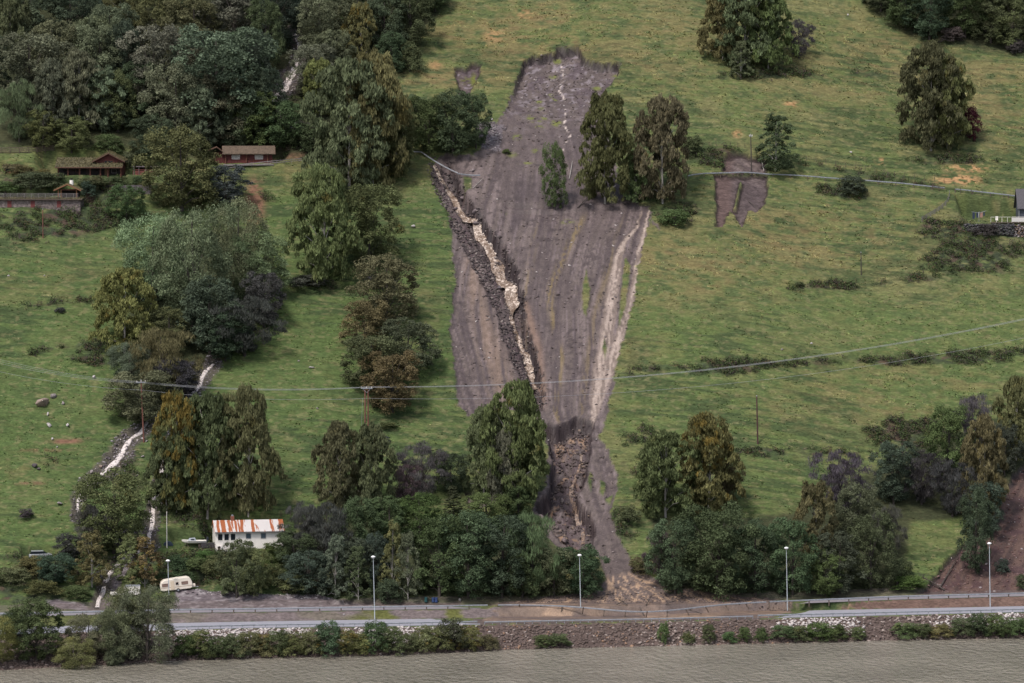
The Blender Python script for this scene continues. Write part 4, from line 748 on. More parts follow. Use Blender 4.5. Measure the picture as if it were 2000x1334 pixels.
# low shrubs around the white house garden, plots and field edges
SH = [(385, 1118, 30, 44, 'MG', 'garden shrub below the boat'), (425, 1128, 46, 50, 'BR', 'reddish-tinged shrub left of the round-headed house tree'), (345, 1112, 30, 44, 'DK', 'dark shrub below the flagpole'), (400, 1100, 26, 40, 'GR', 'green shrub between boat and house corner'),
      (530, 1100, 40, 44, 'GR', 'fresh green shrub under the right window of the white house'), (350, 1140, 26, 60, 'DK', 'dark low shrub above the caravan roof'), (540, 1140, 40, 60, 'OD', 'shrub right of the two house trees'), (575, 1152, 30, 60, 'OL', 'low olive shrub above the gravel slope'),
      (60, 1118, 32, 60, 'BR', 'rusty shrub in front of the silver car'), (20, 1140, 34, 70, 'OD', 'shrub at the left border above the upper road'), (80, 1160, 28, 70, 'OD', 'shrub above the left gravel heap'), (150, 1168, 26, 56, 'MG', 'low shrub beside the lower end of the left stream'),
      (52, 1010, 18, 28, 'PD', 'small dark bush on the lower left pasture'), (118, 612, 12, 20, 'PD', 'tiny dark bush on the left pasture'), (10, 385, 26, 60, 'MG', 'hedge bush behind the barn railing at the left border'), (60, 372, 34, 70, 'DK', 'dark hedge bush left of the small pavilion'),
      (95, 366, 30, 60, 'DK', 'dark hedge bush touching the small pavilion'), (185, 362, 16, 60, 'DK', 'clipped dark hedge in front of the sod-roofed cabin'), (225, 362, 18, 50, 'DK', 'clipped hedge at the right below the gabled part of the cabin'), (275, 362, 20, 34, 'DK', 'dark bush below the wooden deck'),
      (170, 385, 30, 34, 'DB', 'dark bush at the right end of the barn terrace'), (186, 372, 30, 34, 'OR', 'rusty shrub behind the barn terrace end'), (45, 342, 20, 46, 'BR', 'brownish flowering shrub right of the tiny red hut'), (86, 345, 16, 30, 'YO', 'yellow flowering shrub left of the sod-roofed cabin'),
      (1150, 1100, 26, 36, 'MG', 'low bush in front of the gully mouth'), (1250, 1120, 34, 44, 'BR', 'brownish bush at the right side of the slide foot'), (1228, 1020, 34, 44, 'OD', 'bush above the small lawn right of the slide foot'), (1265, 960, 40, 50, 'OD', 'bush at the left foot of the dark broad birch'),
      (1780, 1150, 26, 60, 'GR', 'green bush right of the broken trunk'), (1760, 1130, 40, 50, 'MG', 'bush at the foot of the small green slope'), (1958, 1120, 30, 26, 'DB', 'dark bush in the red-brown slide'), (1998, 1150, 30, 30, 'DK', 'dark bush at the right border above the upper road'),
      (990, 300, 10, 16, 'GR', 'tiny sod clump with a bush at the slide edge'), (740, 560, 26, 60, 'PD', 'low purple shrub under the trees of the middle pasture'), (600, 560, 24, 70, 'PD', 'low shrubs at the foot of the large weeping birch'), (750, 865, 14, 24, 'PD', 'small dark bush below the twin poles'),
      (760, 835, 12, 36, 'OD', 'flat bush right of the twin poles'), (1560, 560, 10, 20, 'OD', 'dark tuft on the middle right pasture'), (1925, 462, 26, 50, 'PD', 'bramble bush below the stone retaining wall')]
for a, b, h, w_, c, l in SH: tree(a, b, h, w_, 'bush', c, l, 'bush')
# ---------------------------------------------------------------- ground cover: brambles and rank growth, tufts of grass
CELL = np.gradient(xs)[None, :] * np.gradient(ys)[:, None]
def scatter(mask, n, ylim=(20, 236)):
    W_ = np.clip(mask, 0, 1) * CELL * ((GY > ylim[0]) & (GY < ylim[1]) & (np.abs(GX) < (GY + 722) * .134)); c_ = np.cumsum(W_.ravel()); k = np.minimum(np.searchsorted(c_, rng.uniform(0, c_[-1], n)), c_.size - 1)
    return xs[k % NX] + rng.uniform(-.2, .2, n), ys[k // NX] + rng.uniform(-.2, .2, n)
x, y = scatter(np.clip(rough * 1.4, 0, 1) * grassy * sm(.42, .58, fbm(GX / 1.7, GY / 1.3, 131, 2)), 10500); n = len(x); z = Zat(x, y)
cr = np.stack([rng.uniform(.4, 1.0, n)] * 2 + [rng.uniform(.3, 1.3, n)], 1); vv, ff, tt, cl = clumps_to_leaves(np.stack([x, y, z + cr[:, 2] * .3], 1), cr, 20, .15, 1.0, 'bush')
cols = np.array([(.052, .074, .034), (.080, .064, .052), (.072, .098, .038), (.060, .050, .048), (.105, .078, .046)]); ci = rng.choice(5, n, p=[.34, .16, .3, .12, .08]); fc = np.repeat(cols[ci], 20, 0) * tt[:, None]
M_scrub = mat('scrub_leaves', attr='rc', rough=1, spec=.1)
tag(link('undergrowth', mesh_np('undergrowth', vv, ff, M_scrub, face_attr={'rc': fc})), 'rank scrub and brambles covering banks, field edges and plots', 'undergrowth', kind='stuff')
x, y = scatter(grassy * (1 - .5 * rough) * (1 - .8 * forest) * sm(.46, .6, fbm(GX / 3, GY / 1.6, 141, 2)), 26000); n = len(x); z = Zat(x, y); base = gat(Col, x, y)
hh = rng.uniform(.06, .17, n) * (1 + .9 * (gat(dry, x, y) > .4)); ww = rng.uniform(.15, .4, n)
V3, F3, C3 = [], [], []
for k in range(3):
    a = rng.uniform(0, 6.28, n); dx, dy = np.cos(a) * ww, np.sin(a) * ww * .3; l = rng.normal(scale=.16, size=(n, 2))
    V3 += [np.stack([np.stack([x - dx, y - dy, z - .05], 1), np.stack([x + dx, y + dy, z - .05], 1), np.stack([x + l[:, 0], y + l[:, 1], z + hh], 1)], 1)]
    C3 += [base * 2.0 * rng.uniform(.85, 1.35, (n, 1)) * rng.uniform(.93, 1.08, (n, 3))]
V3 = np.concatenate(V3).reshape(-1, 3); F3 = np.arange(len(V3)).reshape(-1, 3)
tag(link('grass', mesh_np('grass', V3, F3, M_scrub, face_attr={'rc': np.concatenate(C3)})), 'rough tufted pasture grass over the whole slope', 'grass', kind='stuff')
# ---------------------------------------------------------------- stones
x, y = scatter(np.where(rip & (GX > -115), 1.0, 0.0), 15000, (-60, 28)); 
k = (y > np.interp(x, *LW) - .6) & (y < np.interp(x, *LRF) - .35); x, y = x[k], y[k]; z = Zat(x, y); px, py = proj(x, y, z)
lightz = np.clip(np.exp(-((px - 410) / 90) ** 4) * sm(1262, 1240, py) + np.exp(-((px - 800) / 130) ** 6) * sm(1262, 1250, py) + np.exp(-((px - 560) / 60) ** 4) * sm(1246, 1236, py) + np.exp(-((px - 1600) / 78) ** 6) * sm(1246, 1232, py) + np.exp(-((px - 1940) / 100) ** 6) * sm(1232, 1218, py), 0, 1)
midz = .5 * np.exp(-((px - 1800) / 50) ** 4) + .35 * np.exp(-((px - 1330) / 70) ** 4)
u = rng.uniform(0, 1, len(x)); c = np.where((u < lightz * 1.1)[:, None], np.array([.46, .42, .41]), np.where((u < .07 + midz)[:, None], np.array([.27, .22, .20]), np.array([.112, .082, .072]))); c = np.where(((u > .93) & (abs(px - 1250) < 300))[:, None], np.array([.24, .15, .10]), c)
s = .13 + .30 * rng.uniform(0, 1, len(x)) ** 1.6; tag(link('riprap', rocks('riprap', np.stack([x, y, z + .05], 1), s, c)), 'broken riprap stones covering the river bank below the road', 'riprap', kind='stuff')
def rubble(mask, n, smin, smax, cols, pr, label):
    x, y = scatter(mask, n); z = Zat(x, y); s = smin + (smax - smin) * rng.uniform(0, 1, len(x)) ** 2.4; ci = rng.choice(len(cols), len(x), p=pr)
    tag(link('rubble', rocks('rubble', np.stack([x, y, z], 1), s, np.array(cols)[ci])), label, 'rubble', kind='stuff')
gm = np.clip(sm(1.15, .95, gq) * sm(300, 330, PY) * .95, 0, 1)
MQ = path_d(MAINS, jx=.6)
rubble(gm * np.where(MQ > .95, 1, .45), 4600, .08, .50, [(.085, .066, .064), (.15, .125, .12), (.045, .035, .036), (.28, .24, .22)], [.44, .18, .34, .04], 'stones and boulders lying in the upper gully of the landslide')
rubble(lg * (.25 + .75 * (fbm(GX / 2.5, GY / 2.5, 201, 2) > .5)), 1500, .08, .5, [(.070, .052, .050), (.12, .095, .09), (.19, .14, .11)], [.65, .22, .13], 'broken stones and clods in the lower gully of the landslide')
rubble(mudm * (1 - lg) * (.25 + .75 * topg) * hillm, 2800, .05, .40, [(.07, .054, .052), (.17, .14, .135), (.36, .32, .31)], [.66, .28, .06], 'small stones and clods strewn over the mud of the slide')
rubble(np.clip(sm(-2, 2, sdv) + sqm * .8, 0, 1), 5200, .06, .38, [(.13, .11, .12), (.24, .22, .23), (.36, .33, .33)], [.6, .3, .1], 'loose gravel stones beside streams and the caravan plot')
rubble(sm(-2, 3, sds[3]) * hillm, 1200, .06, .4, [(.10, .055, .05), (.16, .10, .095), (.3, .26, .26)], [.6, .3, .1], 'stones in the red-brown slide at the right')
rubble(np.clip(fanm * (GY < k4 + 4), 0, 1), 1500, .06, .28, [(.12, .085, .075), (.06, .045, .045)], [.6, .4], 'clods and twigs washed over the road by the mud fan')
def boulder(px, py, wpx, hpx, c, label, name='boulder'):
    x, y, z = hit(px, py); s = ppm(x, y, z); v = ICO_V.copy()
    # one round of subdivision for a chipped, rounded stone
    tri = ICO_F; vs = list(map(tuple, v)); cache = {}; nf = []
    def mid(a, b):
        k = (min(a, b), max(a, b))
        if k not in cache: m_ = (np.array(vs[a]) + np.array(vs[b])) / 2; cache[k] = len(vs); vs.append(tuple(m_ / np.linalg.norm(m_)))
        return cache[k]
    for a, b, c_ in tri:
        ab, bc, ca = mid(a, b), mid(b, c_), mid(c_, a); nf += [(a, ab, ca), (b, bc, ab), (c_, ca, bc), (ab, bc, ca)]
    v = np.array(vs); pl_ = rng.normal(size=(14, 3)); pl_ /= np.linalg.norm(pl_, axis=1, keepdims=True)
    for q9 in pl_: dd = v @ q9; v = v - np.outer(np.maximum(dd - rng.uniform(.32, .72), 0), q9)
    v = v * (1 + rng.uniform(-.05, .05, (len(vs), 1))); v[:, 2] = np.clip(v[:, 2], -.7, .75); v = v / .8 * np.array([wpx / s / 2, wpx / s / 2.4, hpx / s / 2])
    me = mesh_np(name, v, np.array(nf), M_rock, face_attr={'rc': np.tile(c, (len(nf), 1)) * rng.uniform(.85, 1.15, (len(nf), 1))})
    return tag(link(name, me, loc=(x, y, z + hpx / s * .25), rot=(0, 0, rng.uniform(0, 6))), label, 'boulder')
LG = (.42, .39, .39); MGY = (.24, .21, .21); BRN = (.26, .20, .17)
for a in [(83, 792, 44, 26, BRN, 'large brown slab boulder on the left pasture'), (102, 778, 16, 12, MGY, 'grey boulder touching the right side of the large slab boulder'), (123, 790, 9, 9, MGY, 'small grey boulder right of the large slab boulder'),
          (183, 739, 9, 9, LG, 'pale stone on the pasture left of the leaning pole'), (97, 834, 14, 11, LG, 'pale grey stone, bigger one below the slab boulder'), (132, 834, 9, 9, LG, 'pale stone right of the bigger pale stone'), (93, 812, 5, 10, LG, 'thin upright pale stone below the slab boulder'),
          (102, 860, 7, 7, LG, 'small pale stone lowest below the slab boulder'), (112, 876, 5, 5, LG, 'tiny pale stone beside the bare earth scar'), (68, 912, 16, 10, (.07, .06, .065), 'dark stone on the lower left pasture'), (75, 918, 10, 7, (.08, .07, .07), 'small dark stone touching the dark stone'),
          (807, 443, 12, 6, LG, 'pale flat stone on the strip of grass beside the gully'), (608, 720, 11, 5, LG, 'pale flat stone in the middle pasture'), (583, 706, 5, 5, MGY, 'tiny stone up left of the flat stone in the middle pasture'), (620, 800, 7, 5, MGY, 'small stone left of the twin poles'),
          (87, 540, 4, 4, LG, 'tiny pale stone high on the left pasture'), (17, 540, 6, 4, LG, 'pale stone near the left border on the upper pasture'), (960, 235, 8, 6, LG, 'pale stone above the rubble at the left slide edge'), (898, 1174, 13, 9, LG, 'pale block stone at the roadside below the lower wood'),
          (672, 1203, 5, 4, LG, 'small pale stone on the embankment left of the second street lamp'), (922, 335, 11, 9, (.24, .2, .2), 'round boulder on the mud shelf above the gully'), (905, 392, 13, 9, (.15, .12, .125), 'grey boulder in the rapids, upper one'), (888, 412, 13, 10, (.15, .12, .125), 'grey boulder in the rapids at the left side'),
          (926, 420, 14, 14, (.15, .12, .125), 'pointed boulder right of the rapids'), (930, 440, 18, 12, (.16, .13, .13), 'flat wet boulder beside the rapids'), (976, 565, 14, 10, (.12, .1, .11), 'dark boulder in the middle of the rapids'), (1102, 1062, 24, 22, (.17, .13, .13), 'big mud-caked block at the mouth of the lower gully'),
          (1098, 985, 14, 16, (.22, .18, .17), 'pale brown block in the lower gully'), (1060, 1022, 20, 26, (.14, .105, .11), 'mud-covered block at the left side of the lower gully'), (1662, 300, 7, 5, LG, 'white stone on the upper right meadow above the rail'), (1656, 30, 6, 4, LG, 'white stone near the top of the right meadow'),
          (1585, 672, 9, 4, LG, 'pale flat stone on the right pasture under the wires'), (1527, 684, 8, 5, MGY, 'grey stone left of the pale flat stone under the wires'), (280, 893, 10, 6, MGY, 'grey stone right of the left stream'), (268, 932, 8, 6, MGY, 'dark stone between the two left streams'),
          (197, 915, 10, 9, BRN, 'brown boulder at the left bank of the left stream'), (180, 925, 12, 8, MGY, 'grey boulder at the bend of the left stream'), (1165, 860, 6, 4, LG, 'pale chip at the right rim of the lower gully'), (118, 985, 14, 7, MGY, 'grey stone at the bottom of the left pasture')]: boulder(*a)
# ---------------------------------------------------------------- guard rails
def xy_on(L, px, off=0.0):                    # a spot on a surveyed road edge seen at that column
    X = np.array(L[0]); Y = np.array(L[1]); x = (px - 1000) / 11.0
    for _ in range(6): y = float(np.interp(x, X, Y)) + off; x = (px - 1000) / FPX * (y - CAM[1])
    return x, y
def rail(name, pts, label, post_h, spacing, beam_h, wood=False, lean=None, group=None, post_r=.06, beam_z=None):
    beam_h = beam_h * .85
    """pts: world (x, y, z) foot points"""
    P = np.array(pts, float); seg = np.concatenate([[0], np.cumsum(np.linalg.norm(np.diff(P[:, :2], axis=0), axis=1))]); c = P.mean(0); bz = beam_z or post_h - beam_h
    r = thing(name, label, 'guard rail', tuple(P[0])); ss = np.linspace(0, seg[-1], max(2, int(seg[-1] / 1.3))); Q = np.stack([np.interp(ss, seg, P[:, i]) for i in range(3)], 1) - P[0]
    tx = np.gradient(Q[:, 0]); ty = np.gradient(Q[:, 1]); L = np.hypot(tx, ty); nx, ny = ty / L, -tx / L
    prof = [(0, 0), (.07, .04), (.07, .11), (.02, beam_h / 2), (.07, beam_h - .11), (.07, beam_h - .04), (0, beam_h)]
    V = []; F = []
    for i, p in enumerate(Q):
        for (o_, z_) in prof: V.append((p[0] + nx[i] * (o_ + post_r + .01), p[1] + ny[i] * (o_ + post_r + .01), p[2] + bz + z_))
        for (o_, z_) in prof[::-1]: V.append((p[0] + nx[i] * (o_ + post_r - .012), p[1] + ny[i] * (o_ + post_r - .012), p[2] + bz + z_))
    n_ = 14
    for i in range(len(Q) - 1): F += [(i * n_ + k, i * n_ + (k + 1) % n_, (i + 1) * n_ + (k + 1) % n_, (i + 1) * n_ + k) for k in range(n_)]
    b = MB(); b.v = V; b.f = F + [tuple(range(n_)), tuple(range((len(Q) - 1) * n_, len(Q) * n_))[::-1]]; b.build('beam', M_steel, r)
    pm = MB().box(-post_r, post_r, -post_r, post_r, -.6, post_h).mesh('post', M_wood if wood else M_steel)
    for k, s_ in enumerate(np.arange(0, seg[-1] + .01, spacing)):
        p = np.array([np.interp(s_, seg, P[:, i]) for i in range(3)]) - P[0]; link('post', pm, r, loc=tuple(p), rot=(lean(k) if lean else (0, 0, 0)))
    return r
def edge_pts(L, a, b, z, off, sag=None, step=22):
    o = []
    for px in np.arange(a, b + .1, step): x, y = xy_on(L, px, off); o.append((x, y, z - (sag(px)[1] if sag else 0)) if not sag else (x, y - sag(px)[0], z - sag(px)[1]))
    return o
rail('guard_rail', edge_pts(LRF, 338, 940, ZR, .35), 'steel guard rail on the river side of the main road, left of the landslide', .68, 2.0, .3, post_r=.05)
rail('guard_rail', edge_pts(LRF, 946, 1478, ZR, .3, lambda p: (.25 * math.sin((p - 946) / 532 * math.pi), .12)), 'mud-spattered guard rail on the river side of the main road in front of the landslide', .68, 1.45, .28, post_r=.06)
rail('guard_rail', edge_pts(LRF, 1484, 2100, ZR, .35), 'steel guard rail on the river side of the main road, right of the landslide', .68, 2.0, .3, post_r=.05)
rail('guard_rail', edge_pts(LUF, -60, 965, ZU, .15), 'guard rail with dark posts along the upper road, left of the landslide', .75, 3.9, .3, True, post_r=.10)
SG = [(970, 1184), (1030, 1186), (1080, 1188), (1130, 1189), (1180, 1191), (1230, 1193), (1270, 1194.5), (1320, 1193), (1370, 1189), (1420, 1186), (1470, 1183), (1500, 1181)]
def sagp(p):
    t = math.exp(-((p - 1265) / 130) ** 2); return (2.6 * t, .95 * t)
rail('guard_rail', edge_pts(LUF, 972, 1500, ZU, .15, sagp), 'sagging guard rail of the upper road pushed down and outward by the mud fan', .75, 3.9, .3, True, post_r=.10, lean=lambda k: (R(18) * math.sin(k * 2.1), R(-30) if 8 < k < 13 else R(8), 0))
rail('guard_rail', edge_pts(LUF, 1506, 2100, ZU, .15), 'guard rail with dark posts along the upper road, right of the landslide', .75, 3.9, .3, True, post_r=.10)
def gpts(L, step=9.0, dz=0):
    P = np.array(L, float); seg = np.concatenate([[0], np.cumsum(np.hypot(*np.diff(P, axis=0).T))]); s = np.linspace(0, seg[-1], max(2, int(seg[-1] / step) + 1))
    W = np.array([hit(a, b) for a, b in zip(np.interp(s, seg, P[:, 0]), np.interp(s, seg, P[:, 1]))]); W[:, 2] += dz
    if len(W) > 4:
        for i in range(3): W[:, i] = np.convolve(np.pad(W[:, i], 2, 'edge'), np.ones(5) / 5, 'valid')
    return [tuple(w_) for w_ in W]
rail('guard_rail', gpts([(1338, 351), (1358, 346), (1400, 344), (1475, 345), (1560, 349), (1640, 355), (1760, 364), (1825, 371), (1850, 374)], dz=.05), 'upper guard rail above the grassed slope, from the orange-brown birch to the wooden fence', .7, 3.9, .3, True, post_r=.1)
rail('guard_rail', gpts([(1860, 375), (1920, 381), (1986, 390), (2050, 398)], dz=.05), 'upper guard rail right of the wooden fence corner, leading to the dark-roofed house', .7, 3.9, .3, True, post_r=.1)
def free_rail(label, A, B, sag=0):
    r = thing('hanging_guard_rail', label, 'guard rail', A); n_ = 9; P = [Vector(A).lerp(Vector(B), t / 8) - Vector(A) + Vector((0, 0, -sag * 4 * (t / 8) * (1 - t / 8))) for t in range(n_)]
    b = MB(); b.tube(P, .085, 5); b.build('beam', M_steel, r); b2 = MB(); b2.tube([p + Vector((0, -.05, .14)) for p in P], .06, 5); b2.build('beam', M_steel, r)
    b3 = MB(); b3.box(-.07, .07, -.07, .07, -.5, .3); link('post', b3.mesh('post', M_wood), r, loc=P[1]); return r
a = hit(823, 303); b_ = hit(898, 348); free_rail('bent steel guard rail hanging diagonally over the head of the gully', (a[0], a[1] - .3, a[2] + .6), (b_[0] - .4, b_[1] - .5, b_[2] + 1.0), .3)
b2_ = hit(938, 349); free_rail('short horizontal steel guard rail left hanging across the washed-out gully', (b_[0] - .5, b_[1] - .4, b_[2] + .9), (b2_[0], b2_[1] - .3, b2_[2] + .6), .15)
a = hit(778, 302); c_ = hit(822, 303); free_rail('straight steel guard rail under the huge birches, before it bends into the gully', (a[0], a[1], a[2] + .6), (c_[0], c_[1], c_[2] + .6))
# ---------------------------------------------------------------- wire and plank fences
def fence(name, L, label, h, spacing, rails_, post_r=.05, m=None, rail_r=.015, planks=False):
    m = m or M_wood; P = gpts(L, 6); r = thing(name, label, 'fence', P[0]); O = np.array(P[0]); P = np.array(P) - O
    seg = np.concatenate([[0], np.cumsum(np.linalg.norm(np.diff(P, axis=0), axis=1))]); pm = MB().tube([(0, 0, -.4), (0, 0, h)], post_r, 6).mesh('post', m)
    for s_ in np.arange(0, seg[-1] + .01, spacing):
        p = [float(np.interp(s_, seg, P[:, i])) for i in range(3)]; link('post', pm, r, loc=p, rot=(random.uniform(-.05, .05), random.uniform(-.06, .06), 0))
    for z_ in rails_:
        b = MB()
        if planks:
            for i in range(len(P) - 1):
                a_, c_ = Vector(P[i]) + Vector((0, -.06, z_)), Vector(P[i + 1]) + Vector((0, -.06, z_)); b.add([a_ + Vector((0, 0, -.08)), c_ + Vector((0, 0, -.08)), c_ + Vector((0, 0, .08)), a_ + Vector((0, 0, .08)), a_ + Vector((0, -.03, -.08)), c_ + Vector((0, -.03, -.08)), c_ + Vector((0, -.03, .08)), a_ + Vector((0, -.03, .08))], [(0, 1, 2, 3), (4, 5, 6, 7), (0, 4, 5, 1), (3, 2, 6, 7)])
            b.build('plank', m, r)
        else: b.tube([Vector(p) + Vector((0, 0, z_)) for p in P], rail_r, 3); b.build('wire', m, r)
    return r
M_gwood = mat('grey_plank', (.22, .20, .20), .85, noise=[((4, 4, 4), .3)])
fence('wire_fence', [(1340, 287), (1400, 286), (1470, 290)], 'thin wire fence with short posts above the brushy bank, left of the upper pole', 1.0, 1.6, (.5, .9))
fence('wire_fence', [(1552, 308), (1600, 318), (1680, 332), (1760, 345), (1830, 355), (1870, 362)], 'thin wire fence with short posts above the upper guard rail', 1.0, 2.2, (.5, .9))
fence('plank_fence', [(1818, 372), (1850, 376)], 'short dark plank fence beside the dry straw patch', 1.3, 1.4, (.7, 1.2), post_r=.07, planks=True)
fence('plank_fence', [(1855, 378), (1854, 392), (1850, 402), (1830, 416), (1810, 428), (1796, 436)], 'grey plank fence running downhill from the upper guard rail', 1.1, 1.6, (.35, .65, .95), post_r=.07, m=M_gwood, planks=True)
fence('wire_fence', [(1872, 378), (1930, 383), (1985, 391)], 'wire fence behind the right end of the upper guard rail', 1.3, 2.4, (.6, 1.2), post_r=.06)
fence('board_fence', [(-20, 300), (60, 300), (110, 302)], 'dark board fence behind the mown lawn at the far left', 1.3, 2.0, (.3, .6, .9, 1.2), post_r=.07, planks=True)
fence('wire_fence', [(545, 1012), (590, 1010), (620, 1012)], 'small field fence above the white house roof', 1.0, 1.8, (.5, .9))
fence('veranda_fence', [(440, 332), (480, 328), (540, 322), (600, 316)], 'low grey fence along the path below the red cabin', .9, 1.8, (.4, .8), post_r=.05, m=M_gwood, planks=True)
fence('stair_railing', [(150, 408), (170, 398), (188, 386)], 'thin stair railing climbing at the right end of the stone barn', .9, 1.2, (.85,), post_r=.03, rail_r=.03)
# ---------------------------------------------------------------- poles and power lines
def pole(px, by, hpx, label, lean=(0, 0), arm=0, r0=.15, m=None):
    x, y, z = hit(px, by); H = hpx / ppm(x, y, z); r = thing('utility_pole', label, 'pole', (x, y, z), rot=(lean[1], lean[0], 0))
    MB().tube([(0, 0, -.8), (0, 0, H * .5), (0, 0, H)], [r0 * 1.1, r0, r0 * .8], 10).build('shaft', m or M_pole, r)
    MB().tube([(0, 0, H), (0, 0, H + .12)], [r0 * 1.0, r0 * .3], 8).build('cap', M_steel, r)
    if arm:
        MB().box(-arm, arm, -.2, -.08, H - .45, H - .3).build('crossarm', M_steel, r)
        for s_ in (-arm * .9, 0, arm * .9): MB().tube([(s_, -.14, H - .3), (s_, -.14, H - .02)], [.07, .05], 6).build('insulator', M_white, r)
    return r, (x, y, z, H)
r_, PA = pole(281, 865, 121, 'reddish leaning wooden pole beside the left stream', (R(-2.2), 0), .9)
# twin pole
x, y, z = hit(716, 836); H = 78 / ppm(x, y, z); tp = thing('twin_pole', 'pair of reddish wooden poles joined by a crossarm in the middle pasture', 'pole', (x, y, z)); PB = (x, y, z, H)
for dx in (-.28, .32): MB().tube([(dx, 0, -.8), (dx, 0, H)], [.16, .13], 10).build('shaft', M_pole, tp)
MB().box(-1.1, 1.2, -.22, -.1, H - .1, H + .06).build('crossarm', M_steel, tp); MB().tube([(-.8, -.1, H), (0, -.1, H - .9)], .04, 5).build('brace', M_steel, tp); MB().tube([(.9, -.1, H), (.1, -.1, H - .9)], .04, 5).build('brace', M_steel, tp)
for s_ in (-.95, 0, 1.0): MB().tube([(s_, -.16, H + .06), (s_, -.16, H + .32)], [.07, .05], 6).build('insulator', M_white, tp)
MB().tube([(-.75, -.3, H * .75), (-1.0, -.6, 0)], .02, 4).build('stay_wire', M_wire, tp)
pole(1480, 868, 94, 'dark brown wooden pole in the lower right pasture', (R(-1.5), 0), 0, m=mat('dark_pole', (.075, .035, .035), .9, noise=[((4, 4, .6), .3)]))
pole(1682, 538, 44, 'thin dark pole in the middle of the right pasture', (R(-1), 0), 0, .11, m=M_bark)
pole(1468, 345, 80, 'dark wooden pole standing behind the upper guard rail', (R(-1.5), 0), .35, .13, m=M_bark)
pole(84, 465, 56, 'thin reddish pole in the scrub below the stone barn', (0, 0), 0, .11)
pole(282, 1068, 0.1 + 8, 'short marker stub beside the lower left stream', (0, 0), 0, .06, m=M_wood)
def wire(pts, sag, label, rad=.018):
    b = MB(); O = Vector(pts[0]); Q = []
    for i in range(len(pts) - 1):
        a, c = Vector(pts[i]), Vector(pts[i + 1])
        for t in np.linspace(0, 1, 22)[(1 if i else 0):]: Q.append(a.lerp(c, t) - Vector((0, 0, sag[i] * 4 * t * (1 - t))) - O)
    b.tube(Q, rad, 4); o = link('power_line', b.mesh('power_line', M_wire), loc=O); tag(o, label, 'power line', 'overhead wires crossing the hillside'); return o
def air(px, py, yy):
    d = ray(px, py); t = (yy - CAM[1]) / d[1]; return (CAM[0] + t * d[0], yy, CAM[2] + t * d[2])
ya, yb = PA[1], PB[1]; yr = yb + 22
for k, (d1, lab) in enumerate(((-2.2, 'highest'), (0, 'middle'), (2.2, 'lowest'))):
    wire([air(-60, 690 + d1 * 2, ya - 6), air(277, 747 + d1 * .7, ya), air(717, 756 + d1 * .35, yb), air(2080, 606 + d1 * .6, yr)], [1.0, .9, 4.0], '%s of the three close overhead wires on the twin pole' % lab)
wire([air(-60, 712, ya - 6.6), air(279, 762, ya - .3), air(718, 778, yb - .4), air(2080, 643, yr - 1)], [.9, .9, 4.2], 'single overhead wire hanging below the three close ones')
# ---------------------------------------------------------------- street lamps
def lamp(px, by, hpx, label):
    x, y, z = hit(px, by); H = hpx / ppm(x, y, z); r = thing('street_lamp', label, 'street lamp', (x, y, z), rot=(0, R(-1.3), 0), group='street lamps along the river road')
    MB().tube([(0, 0, -.3), (0, 0, H * .25), (0, 0, H - .2)], [.10, .085, .05], 10).build('pole', mat('lamp_post_paint', (.42, .46, .50), .5), r)
    b = MB(); n = 12; prof = [(.06, -.22), (.36, -.16), (.42, -.06), (.30, .06), (.10, .14), (.01, .16)]
    for rr, zz in prof: b.v += [(rr * math.cos(2 * math.pi * i / n), rr * math.sin(2 * math.pi * i / n), H + zz) for i in range(n)]
    for j in range(len(prof) - 1): b.f += [(j * n + i, j * n + (i + 1) % n, (j + 1) * n + (i + 1) % n, (j + 1) * n + i) for i in range(n)]
    b.build('lamp_head', mat('lamp_head_white', (.85, .85, .86), .35), r); MB().tube([(0, 0, H - .34), (0, 0, H - .2)], [.22, .3], 12).build('glass_bowl', mat('lamp_bowl', (.5, .5, .48), .2), r)
for a, b, h, l in [(330, 1168, 74, 'street lamp in front of the caravan, leftmost of the five'), (732, 1210, 124, 'street lamp by the small conical birches, second of the five'), (1134, 1188, 102, 'street lamp at the left edge of the mud fan, third of the five'),
                   (1538, 1193, 124, 'street lamp before the lower right wood, fourth of the five'), (1934, 1186, 126, 'street lamp before the red-brown slide, rightmost of the five')]: lamp(a, b, h, l)
x, y, z = hit(326, 1070); H = 70 / ppm(x, y, z); fp = thing('flagpole', 'white flagpole without a flag beside the boat', 'flagpole', (x, y, z)); MB().tube([(0, 0, -.3), (0, 0, H)], [.09, .05], 10).build('pole', M_white, fp); MB().tube([(0, 0, H), (0, 0, H + .14)], [.1, .02], 8).build('finial', M_white, fp)
